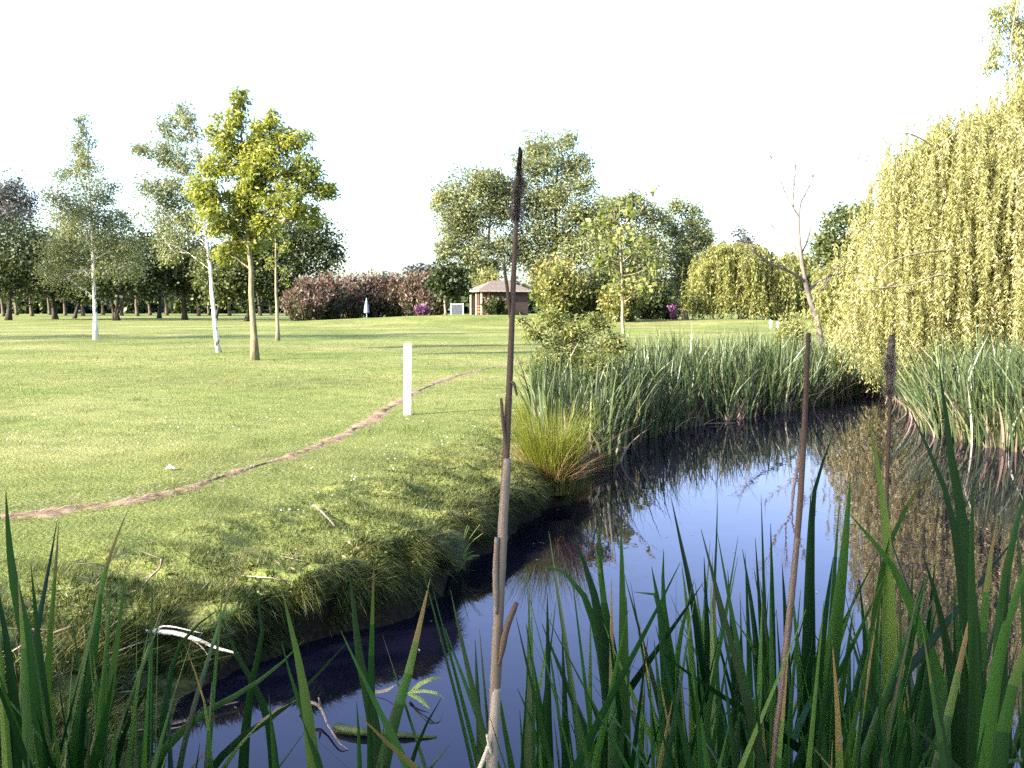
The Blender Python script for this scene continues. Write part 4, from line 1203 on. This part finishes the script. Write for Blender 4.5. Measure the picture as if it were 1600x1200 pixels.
# ------------------------------------------------------------------ reed beds (uncountable): every blade is real geometry
def reed_bed(name, label, seg, n, depth_rng, hgt, dead=.36, wid=.034, outlean=.12):
    """seg: shore points (world xy); blades rooted from just in the water back onto the bank"""
    seg = np.asarray(seg)
    mb = MB()
    L_ = np.concatenate([[0], np.cumsum(np.linalg.norm(np.diff(seg, axis=0), axis=1))])
    t = rng.random(n) * L_[-1]
    x = np.interp(t, L_, seg[:, 0]); y = np.interp(t, L_, seg[:, 1])
    e = .05
    gx_ = sdf(x + e, y) - sdf(x - e, y); gy_ = sdf(x, y + e) - sdf(x, y - e)
    gl_ = np.sqrt(gx_ ** 2 + gy_ ** 2) + 1e-6; gx_ /= gl_; gy_ /= gl_
    off = depth_rng[0] + (depth_rng[1] - depth_rng[0]) * rng.random(n)
    x = x + gx_ * off; y = y + gy_ * off
    cl = vnoise(x * 1.4, y * 1.4) + .5 * vnoise(x * 4, y * 4)
    ppx = 800 + F_PX * x / np.maximum(y, .5)
    keep = (cl > -.33) & (ppx > 835 + 25 * vnoise(y * 3, x)) & (path_dist(x, y) > .5)
    x, y, off, gx_, gy_, cl = [q[keep] for q in (x, y, off, gx_, gy_, cl)]
    n = len(x)
    z = np.maximum(height(x, y), -.05) - .02
    isdead = rng.random(n) < dead
    h = hgt * rng.uniform(.50, 1.10, n) * (1 + .42 * cl) * np.where(isdead, rng.uniform(.25, .72, n), 1)
    h = np.maximum(h - z * .5, .2)
    a = rng.random(n) * 6.283
    ln = h * np.where(isdead, rng.uniform(.1, .9, n), .04 + .75 * rng.random(n) ** 1.7)
    wt = sstep(.5, -.3, off) * outlean * h
    lean = np.stack([np.cos(a) * ln - gx_ * wt, np.sin(a) * ln - gy_ * wt, -np.where(isdead, .4, .08) * ln], -1)
    tint = np.where(isdead, rng.uniform(.78, 1, n), np.clip(rng.random(n) ** 1.9 * .75 + .2 * cl, 0, .74))
    sa = rng.random(n) * 6.283
    mb.blades(np.stack([x, y, z], -1), lean, h, wid * rng.uniform(.7, 1.35, n), tint, 4, np.stack([np.cos(sa), np.sin(sa), 0 * sa], -1))
    return tag(build(name, mb, M['reed']), label, 'reeds', kind='stuff')


sh = [G(*p)[:2] for p in shore_px]
reed_bed('reed_bed', 'dense blue green reeds with dead stalks along the far bank', sh[12:19], 9000, (-.30, 2.2), 1.30, outlean=.06, dead=.42)
reed_bed('reed_bed', 'pale reeds under the huge willow on the right bank', sh[20:24] + [np.array([8.6, 12.]), np.array([9.2, 8.])], 3600, (-.35, 1.8), 1.45, dead=.35, outlean=.35)
reed_bed('reed_fringe', 'short broken reed fringe below the trailing willow branches', sh[18:21], 900, (-.3, 1.2), .8, dead=.45)


# loose shrub growing out of the left end of the reeds
def loose_bush(name, label, base, d, lobes, n, leaf, mat):
    return tree(name, label, 'shrub', base, d, lobes, n, leaf, mat, 'twigbark', .022, clus=12, sig=.34, fork=.1, stems=3, shell=.2, twig_r=1.0)


M['twigbark'] = M['twig']
loose_bush('sallow_bush', 'airy light green bush with thin twigs at the left end of the reeds', 890, 15.2,
           [(835, 520, 22, 16), (860, 500, 26, 18), (900, 520, 36, 24), (940, 500, 24, 18), (880, 555, 40, 24), (925, 560, 34, 26), (850, 575, 30, 20), (960, 540, 24, 24), (815, 500, 10, 10)],
           9500, (.06, .026), 'shrub')


# ------------------------------------------------------------------ near cattail plants
def cattail_plant(label, root_px, root_d, leaves, seed, nrand=0, hr=(880, 1175), spread=.22, wid=(.013, .026)):
    """leaves: (width px, depth, [tip ... points in photo px down to the picture's lower edge])"""
    rg = np.random.default_rng(seed)
    b = np.array([(root_px - 800) / F_PX * root_d, root_d, -.12])
    root = thing('cattail_plant', b, label, 'plant', 'cattail plants in the near water')
    for (wpx, d, pts) in leaves:
        q = [P(px, py, d) for px, py in pts][::-1]
        low = q[0]
        st = low * .35 + b * .65; st[2] = b[2] + .25
        st[0] = low[0] * .6 + b[0] * .4
        f = b + np.array([rg.normal(0, .02), rg.normal(0, .02), 0])
        mb = MB()
        nr = np.array([rg.normal(0, .28), -1, .15])
        strip(mb, [f, st] + q, wpx * 1.3 / F_PX * d, nr, taper=.24, fold=rg.uniform(.1, .35), tint=rg.uniform(.0, .9), segs=26, dry=rg.random() < .2, twist=rg.normal(0, .5), base=.9)
        build('leaf', mb, M['cattail'], root, b, smooth=True)
    for i in range(int(nrand * 4.4)):
        a = rg.random() * 6.283; h = CAM_Z + .12 - (rg.uniform(*hr) - 480) / F_PX * root_d; o = h * (.02 + .17 * rg.random() ** 1.4)
        f = b + np.array([rg.normal(0, spread * .5), rg.normal(0, spread * .5), 0])
        dv = np.array([math.cos(a), math.sin(a), 0])
        m1 = f + dv * o * .18 + np.array([0, 0, h * .45]); m2 = f + dv * o * .5 + np.array([0, 0, h * .78])
        e = f + dv * o * (1.0 if rg.random() < .8 else 1.9) + np.array([0, 0, h * (1 if rg.random() < .8 else .86)])
        mb = MB(); strip(mb, [f, m1, m2, e], rg.uniform(*wid), np.array([rg.normal(0, .8), -1, .2]), taper=.3, fold=rg.uniform(.1, .4), tint=rg.random() * .86, segs=22, twist=rg.normal(0, 1.0), dry=rg.random() < .18)
        build('leaf', mb, M['cattail'], root, b, smooth=True)
    return root


def V_(tip, *rest):
    return [tip] + list(rest)


cattail_plant('cattail leaves immediately right of the tall dark headed stalk', 868, 1.55, [
    (17, 1.5, [(855, 925), (856, 1010), (856, 1110), (858, 1200)]), (16, 1.5, [(822, 975), (836, 1060), (848, 1130), (856, 1200)]), (16, 1.6, [(878, 990), (882, 1080), (884, 1200)]),
    (18, 1.45, [(808, 1075), (828, 1120), (850, 1200)]), (14, 1.5, [(812, 1110), (815, 1150), (818, 1200)]), (16, 1.55, [(775, 1050), (785, 1120), (800, 1200)])], 1, 3)
cattail_plant('cattail leaves with one long leaf arching left over the water', 955, 1.7, [
    (20, 1.7, [(838, 880), (880, 893), (912, 930), (935, 1000), (950, 1090), (958, 1200)]), (26, 1.65, [(895, 838), (922, 905), (940, 990), (955, 1090), (965, 1200)]),
    (22, 1.7, [(930, 850), (942, 930), (958, 1030), (968, 1200)]), (26, 1.65, [(970, 812), (972, 900), (974, 1000), (972, 1200)]), (16, 1.8, [(937, 800), (937, 860), (945, 960), (955, 1200)]),
    (14, 1.7, [(905, 1060), (930, 1110), (948, 1200)])], 2, 4)
cattail_plant('cattail leaves below the middle of the pond, topped by two tall straight blades', 1100, 1.9, [
    (19, 1.9, [(1047, 770), (1062, 840), (1077, 910), (1092, 1000), (1100, 1200)]), (17, 1.9, [(1121, 766), (1120, 830), (1117, 900), (1114, 1010), (1112, 1200)]),
    (18, 1.8, [(1037, 858), (1036, 930), (1050, 1040), (1070, 1200)]), (22, 1.75, [(1018, 885), (1030, 950), (1040, 1050), (1052, 1200)]), (13, 1.9, [(1065, 880), (1075, 960), (1085, 1200)]),
    (20, 1.8, [(990, 925), (1012, 915), (1030, 950), (1042, 1040), (1050, 1200)]), (14, 1.9, [(1100, 870), (1104, 960), (1108, 1200)]), (14, 1.8, [(1085, 905), (1062, 1000), (1055, 1200)])], 3, 7)
cattail_plant('cattail leaves standing left of the headless stalk', 1195, 1.9, [
    (11, 1.9, [(1189, 772), (1191, 830), (1193, 900), (1196, 1000), (1198, 1200)]), (12, 1.9, [(1204, 818), (1206, 900), (1207, 1000), (1206, 1200)]), (13, 1.85, [(1160, 858), (1172, 930), (1182, 1010), (1190, 1200)]),
    (12, 1.8, [(1180, 840), (1186, 930), (1192, 1040), (1195, 1200)]), (12, 1.85, [(1145, 965), (1170, 1000), (1190, 1040), (1200, 1200)]), (10, 1.9, [(1137, 890), (1143, 980), (1150, 1200)])], 4, 5)
cattail_plant('cattail leaves just right of the headless stalk, with a leaf tip bent right', 1270, 1.85, [
    (15, 1.85, [(1303, 676), (1288, 715), (1274, 760), (1268, 850), (1266, 1000), (1264, 1200)]), (18, 1.8, [(1267, 770), (1264, 850), (1262, 960), (1258, 1200)]),
    (13, 1.85, [(1312, 782), (1306, 860), (1300, 960), (1285, 1200)]), (24, 1.75, [(1329, 742), (1322, 830), (1312, 930), (1298, 1040), (1285, 1200)]), (20, 1.7, [(1302, 870), (1290, 960), (1278, 1060), (1270, 1200)]),
    (12, 1.8, [(1235, 900), (1245, 1000), (1255, 1200)])], 5, 5)
cattail_plant('cattail leaves around the fuzzy headed stalk, with a broad leaf leaning left', 1385, 1.6, [
    (24, 1.6, [(1357, 652), (1368, 710), (1378, 770), (1386, 850), (1390, 1000), (1390, 1200)]), (26, 1.6, [(1480, 695), (1450, 740), (1418, 790), (1390, 850), (1372, 930), (1362, 1040), (1358, 1200)]),
    (22, 1.55, [(1325, 800), (1355, 835), (1388, 875), (1425, 950), (1460, 1040), (1490, 1200)]), (15, 1.7, [(1412, 885), (1405, 960), (1398, 1060), (1392, 1200)]), (14, 1.7, [(1342, 900), (1350, 980), (1356, 1200)]),
    (20, 1.6, [(1445, 900), (1425, 980), (1410, 1080), (1400, 1200)])], 6, 6)
cattail_plant('tallest cattail leaves, shooting up in front of the right hand reeds', 1520, 1.35, [
    (25, 1.35, [(1467, 572), (1477, 640), (1484, 700), (1500, 790), (1512, 900), (1520, 1030), (1525, 1200)]), (20, 1.35, [(1420, 638), (1445, 690), (1470, 745), (1492, 830), (1505, 940), (1512, 1200)]),
    (25, 1.3, [(1520, 742), (1519, 820), (1518, 910), (1522, 1030), (1528, 1200)]), (26, 1.25, [(1522, 948), (1520, 1030), (1518, 1110), (1518, 1200)]), (22, 1.35, [(1560, 800), (1545, 890), (1535, 1000), (1530, 1200)]),
    (24, 1.35, [(1440, 860), (1462, 930), (1485, 1040), (1500, 1200)])], 7, 5)
cattail_plant('broad cattail leaves leaning out of the picture at lower right', 1580, 1.15, [
    (34, 1.15, [(1625, 840), (1590, 920), (1565, 1010), (1548, 1100), (1540, 1200)]), (36, 1.1, [(1640, 930), (1600, 1020), (1575, 1100), (1560, 1200)]), (28, 1.2, [(1612, 745), (1585, 830), (1568, 930), (1560, 1050), (1555, 1200)]),
    (22, 1.1, [(1395, 1108), (1430, 1138), (1470, 1172), (1500, 1205), (1530, 1240)]), (26, 1.15, [(1575, 900), (1570, 1000), (1565, 1200)])], 8, 3)
cattail_plant('low dense cattail leaves at the bottom edge below the headless stalk', 1160, 1.35, [
    (18, 1.3, [(1075, 1010), (1090, 1100), (1105, 1200)]), (18, 1.3, [(1232, 1010), (1225, 1100), (1215, 1200)]), (20, 1.3, [(1130, 1040), (1140, 1120), (1150, 1200)]), (16, 1.35, [(1188, 1020), (1180, 1100), (1172, 1200)]),
    (15, 1.3, [(1010, 1080), (1030, 1130), (1050, 1200)])], 9, 7, spread=.22)
cattail_plant('low dense cattail leaves at the bottom edge below the fuzzy headed stalk', 1330, 1.3, [
    (18, 1.3, [(1300, 1000), (1308, 1100), (1312, 1200)]), (20, 1.3, [(1452, 1010), (1440, 1100), (1428, 1200)]), (20, 1.25, [(1348, 1060), (1345, 1120), (1340, 1200)]), (16, 1.3, [(1275, 1040), (1285, 1120), (1290, 1200)])], 10, 8, spread=.25)
cattail_plant('yellowish green cattail leaves at the bottom edge beside the arching leaf', 930, 1.35, [
    (18, 1.3, [(985, 1040), (975, 1120), (968, 1200)]), (18, 1.3, [(890, 1060), (905, 1130), (920, 1200)]), (15, 1.3, [(1010, 1110), (1000, 1160), (992, 1200)])], 11, 5, spread=.18)
cattail_plant('dark cattail leaves farthest out in the water before the willow reflection', 1430, 2.4, [
    (12, 2.4, [(1375, 850), (1380, 950), (1385, 1200)]), (14, 2.4, [(1462, 870), (1455, 960), (1448, 1200)])], 12, 9, spread=.3)
cattail_plant('dark cattail leaves farthest out in the water right of the headless stalk', 1240, 2.5, [
    (11, 2.4, [(1222, 880), (1228, 980), (1232, 1200)])], 13, 9, spread=.3)
cattail_plant('thicket of cattail leaves filling the bottom right corner', 1520, 1.75, [(20, 1.7, [(1490, 905), (1495, 1000), (1498, 1200)])], 14, 12, spread=.35)
cattail_plant('dense cattail clump at the bottom edge between arching leaf and headless stalk', 1060, 1.5, [
    (18, 1.5, [(1022, 1000), (1032, 1100), (1040, 1200)])], 24, 8, spread=.2)
cattail_plant('clump of cattail leaves at the bottom edge right of the fuzzy headed stalk', 1440, 1.45, [
    (20, 1.45, [(1402, 960), (1412, 1060), (1420, 1200)])], 25, 8, spread=.22)
cattail_plant('cattail leaves crowding the right edge behind the broad leaning ones', 1640, 1.6, [
    (22, 1.6, [(1590, 830), (1600, 960), (1605, 1200)])], 26, 10, spread=.25)
# left hand plants
cattail_plant('cattail leaves at the left edge with one tall curved blade', 45, 1.7, [
    (22, 1.7, [(9, 765), (12, 820), (20, 900), (42, 1000), (62, 1100), (75, 1200)]), (11, 1.8, [(92, 815), (86, 900), (78, 1000), (72, 1200)]), (20, 1.6, [(-8, 900), (10, 1000), (22, 1100), (30, 1200)]),
    (15, 1.7, [(48, 880), (58, 980), (70, 1100), (78, 1200)])], 15, 6, spread=.14)
cattail_plant('cattail leaves left of the pale driftwood, two blades leaning right', 120, 1.75, [
    (14, 1.75, [(200, 797), (178, 850), (158, 920), (148, 1010), (130, 1100), (112, 1200)]), (17, 1.7, [(162, 880), (150, 950), (132, 1030), (112, 1110), (95, 1200)]), (15, 1.7, [(196, 890), (186, 980), (172, 1080), (150, 1200)]),
    (10, 1.75, [(150, 925), (140, 1010), (125, 1200)]), (16, 1.65, [(255, 1040), (222, 1090), (196, 1140), (180, 1200)])], 16, 4, spread=.14)
cattail_plant('pair of cattail blades with sharp tips left of the tall stalk base', 588, 1.6, [
    (22, 1.6, [(545, 890), (553, 950), (562, 1030), (580, 1110), (592, 1200)]), (16, 1.6, [(584, 878), (582, 960), (580, 1040), (582, 1200)]), (22, 1.55, [(672, 905), (655, 980), (636, 1060), (615, 1130), (598, 1200)]),
    (17, 1.5, [(557, 1095), (560, 1140), (562, 1200)]), (14, 1.5, [(600, 1125), (598, 1160), (596, 1200)]), (13, 1.55, [(706, 1160), (690, 1180), (672, 1200)]), (14, 1.55, [(690, 1090), (662, 1140), (640, 1200)])], 17, 0)
cattail_plant('cattail blades catching light in the middle of the bottom left water', 480, 1.5, [
    (22, 1.5, [(441, 922), (452, 970), (466, 1030), (480, 1110), (490, 1200)]), (16, 1.5, [(440, 1002), (455, 1060), (475, 1120), (500, 1200)]), (15, 1.6, [(420, 1085), (425, 1140), (430, 1200)])], 18, 0)
cattail_plant('tangle of thin bent cattail leaves over the bottom left water', 330, 1.8, [
    (15, 1.8, [(340, 945), (368, 1020), (400, 1075), (420, 1130), (428, 1200)]), (14, 1.8, [(395, 905), (410, 985), (395, 1060), (385, 1130), (380, 1200)]), (14, 1.7, [(475, 1000), (430, 1045), (380, 1080), (310, 1120), (240, 1190)]),
    (13, 1.8, [(345, 950), (310, 975), (280, 1010), (262, 1080), (250, 1200)]), (12, 1.7, [(545, 1000), (500, 1050), (440, 1110), (380, 1150), (330, 1200)]), (12, 1.7, [(470, 1090), (430, 1110), (385, 1150), (350, 1200)]),
    (12, 1.6, [(290, 1010), (320, 1100), (330, 1200)]), (9, 1.7, [(275, 1075), (268, 1130), (255, 1200)])], 19, 0)


cattail_plant('dense dark cattail clump in the bottom left corner', 10, 1.45, [
    (20, 1.45, [(28, 905), (36, 1000), (44, 1200)]), (18, 1.45, [(-10, 990), (0, 1080), (8, 1200)])], 31, 7, spread=.2)
cattail_plant('cattail clump at the bottom edge below the pale driftwood', 190, 1.6, [
    (16, 1.6, [(232, 985), (214, 1080), (200, 1200)])], 32, 4, spread=.16)


# tall dead cattail stalks
def cattail_stalk(label, d, stem_pts, widths, mats, head=None, spurs=(), fluff=0, zroot=-.1):
    q = [P(px, py, d) for px, py in stem_pts]
    low, prev = q[-1], q[-2]
    dirv = (low - prev); f = low + dirv * ((zroot - low[2]) / dirv[2]); f[0] = low[0] * .6 + f[0] * .4
    pts = q + [f]
    root = thing('cattail_stalk', f, label, 'stalk', 'tall dead cattail stalks')
    w = list(widths) + [widths[-1]]
    c = curve(pts, 70); r = np.interp(-c[:, 2], -np.array([q_[2] for q_ in pts]), w) / 2 / F_PX * d
    mb = MB(); mb.tube(c, r, 14, jitter=.05)
    build('stem', mb, M[mats], root, f, smooth=True)
    for (sp, wpx, mt) in spurs:
        sq = catmull([P(px, py, d + dz) for px, py, dz in sp], 8)
        mb = MB()
        rr = np.interp(np.linspace(0, 1, len(sq)), [0, .25, .8, 1], [.35, 1, .85, .7]) * wpx / 2 / F_PX * d
        mb.tube(sq, rr, 8, jitter=.15)
        build('leaf_sheath', mb, M[mt], root, f, smooth=True)
    if head:
        hq = np.array([P(px, py, d) for px, py, wd in head]); wd = np.array([h[2] for h in head])
        c = catmull(hq, 14); r = np.interp(np.linspace(0, 1, len(c)), np.linspace(0, 1, len(wd)), wd) / 2 / F_PX * d
        r = r * (1 + .22 * vnoise(np.arange(len(c)) * .6, np.zeros(len(c)) + d))
        mb = MB(); mb.tube(c, r, 16, jitter=.28)
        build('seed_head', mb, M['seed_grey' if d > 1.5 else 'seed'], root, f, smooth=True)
        if fluff:
            fb = MB()
            n = fluff
            k = np.clip((rng.beta(2, 2, n) * len(c)).astype(int), 0, len(c) - 1)
            cen = rng.random(n) < .75
            k[cen] = np.clip(rng.normal(.45, .07, cen.sum()) * len(c), 0, len(c) - 1).astype(int)
            k2 = rng.random(n) < .3; k[k2] = np.clip(rng.normal(.80, .05, k2.sum()) * len(c), 0, len(c) - 1).astype(int)
            dv = rand_dir(n); dv[:, 2] -= .3
            p = c[k] + dv * r[k][:, None] * .8
            nn = rand_dir(n)
            fb.leaves(p, dv / np.linalg.norm(dv, axis=1)[:, None], nn, rng.uniform(.004, .013, n), .0005, rng.random(n))
            build('fluff', fb, M['fluff'], root, f)
    return root


cattail_stalk('tallest dead cattail stalk, with ragged blackened head against the sky', 1.3,
              [(807, 345), (803, 420), (800, 500), (796, 600), (792, 680), (788, 770), (784, 860), (778, 960), (775, 1060), (771, 1130), (768, 1200)],
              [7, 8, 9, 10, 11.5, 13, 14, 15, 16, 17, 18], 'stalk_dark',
              head=[(812, 229, 3), (813, 240, 7), (811, 262, 8), (812, 285, 11), (809, 300, 11), (808, 320, 9), (807, 336, 11), (807, 348, 6)],
              spurs=[([(797, 500, 0), (793, 455, -.004), (787, 412, -.006)], 6, 'stalk_dark'), ([(791, 700, -.004), (786, 660, -.006), (783, 622, -.006)], 6, 'stalk_dark'),
                     ([(797, 596, 0), (803, 600, -.01), (808, 618, -.012)], 5, 'stalk_dark'),
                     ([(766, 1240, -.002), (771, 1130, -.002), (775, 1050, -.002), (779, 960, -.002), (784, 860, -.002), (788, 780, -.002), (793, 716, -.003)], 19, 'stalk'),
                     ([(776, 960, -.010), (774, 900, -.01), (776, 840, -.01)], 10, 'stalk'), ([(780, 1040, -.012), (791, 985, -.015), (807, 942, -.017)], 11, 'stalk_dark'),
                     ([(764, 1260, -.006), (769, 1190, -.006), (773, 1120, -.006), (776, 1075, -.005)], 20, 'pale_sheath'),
                     ([(768, 1180, -.014), (764, 1165, -.018), (761, 1148, -.02)], 6, 'cream'), ([(735, 1230, -.014), (752, 1195, -.016), (765, 1160, -.016)], 8, 'cream')], fluff=2000)
cattail_stalk('headless dead cattail stalk leaning right of the middle', 1.45,
              [(1263, 522), (1260, 600), (1255, 700), (1249, 800), (1242, 880), (1232, 980), (1222, 1080), (1213, 1150), (1208, 1200)],
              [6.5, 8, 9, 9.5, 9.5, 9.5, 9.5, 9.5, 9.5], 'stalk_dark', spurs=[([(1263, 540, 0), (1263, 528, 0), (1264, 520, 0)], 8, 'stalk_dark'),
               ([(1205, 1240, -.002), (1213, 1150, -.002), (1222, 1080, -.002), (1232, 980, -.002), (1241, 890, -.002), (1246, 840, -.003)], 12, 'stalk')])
cattail_stalk('thin dead cattail stalk with grey fuzzy head at right', 1.7,
              [(1391, 615), (1388, 700), (1385, 800), (1384, 900), (1383, 1000), (1386, 1100), (1388, 1200)],
              [5, 6, 6, 6, 7, 8, 9], 'stalk_dark', head=[(1393, 523, 8), (1393, 535, 11), (1391, 560, 11), (1391, 580, 10), (1390, 600, 9), (1390, 612, 6), (1390, 618, 4)], fluff=3600)

# specks drifting on the water
mb = MB()
n = 420
x = rng.uniform(-1.6, 5.5, n); y = rng.uniform(4.2, 15, n)
s = sdf(x, y); k_ = (s < -.04) & (rng.random(n) < np.where(s > -.6, 1, .25)); x, y = x[k_], y[k_]; n = len(x)
a = rng.random(n) * 6.283
d_ = np.stack([np.cos(a), np.sin(a), 0 * a], -1)
mb.leaves(np.stack([x, y, .004 + .004 * rng.random(n)], -1), d_, np.stack([0 * a, 0 * a, 1 + 0 * a], -1), rng.uniform(.012, .06, n), rng.uniform(.005, .014, n), rng.random(n))
tag(build('floating_debris', mb, M['dry_leaf']), 'small dry leaf scraps drifting on the pond', 'debris', kind='stuff')

# dry fallen blades on the near left shelf (uncountable litter)
mb = MB()
n = 240
x = rng.uniform(-2.9, -1.2, n); y = rng.uniform(3.8, 6.2, n)
s = shore_s(x, y); k_ = (s > .05) & (s < 1.3); x, y = x[k_], y[k_]; n = len(x)
z = height(x, y) + .04 + .05 * rng.random(n); a = rng.random(n) * 6.283
d_ = np.stack([np.cos(a), np.sin(a), rng.normal(0, .25, n)], -1); d_ /= np.linalg.norm(d_, axis=1)[:, None]
mb.leaves(np.stack([x, y, z], -1), d_, rand_dir(n) + np.array([0, 0, .6]), rng.uniform(.08, .30, n), rng.uniform(.006, .012, n), rng.random(n))
tag(build('dry_leaf_litter', mb, M['dry_leaf']), 'dry broken reed leaves lying on the left shelf', 'leaf litter', kind='stuff')

# ------------------------------------------------------------------ light, sky, render
sun = bpy.data.lights.new('sun', 'SUN'); sun.energy = 4.8; sun.angle = R(.5); sun.color = (1, .93, .80)
so = bpy.data.objects.new('sun', sun); COL.objects.link(so)
import mathutils
to_sun = mathutils.Vector((SUN_AZ[0] * math.cos(SUN_EL), SUN_AZ[1] * math.cos(SUN_EL), math.sin(SUN_EL)))
so.rotation_euler = (-to_sun).to_track_quat('-Z', 'Y').to_euler()
w = bpy.data.worlds.new('World'); scene.world = w; w.use_nodes = True
N = w.node_tree.nodes; L = w.node_tree.links
bg = N['Background']
sky = N.new('ShaderNodeTexSky'); sky.sky_type = 'NISHITA'; sky.sun_disc = False
sky.sun_elevation = SUN_EL; sky.sun_rotation = math.atan2(SUN_AZ[0], SUN_AZ[1])
sky.air_density = 1.0; sky.dust_density = 3.0; sky.ozone_density = 2.6; sky.altitude = 50
L.new(sky.outputs[0], bg.inputs[0]); bg.inputs[1].default_value = .15

vs = scene.view_settings
vs.view_transform = 'Standard'; vs.look = 'None'; vs.exposure = 2.35; vs.gamma = 1
cy = scene.cycles
cy.max_bounces = 6; cy.diffuse_bounces = 3; cy.glossy_bounces = 3; cy.transmission_bounces = 3; cy.transparent_max_bounces = 4
cy.caustics_reflective = False; cy.caustics_refractive = False
cy.use_denoising = False
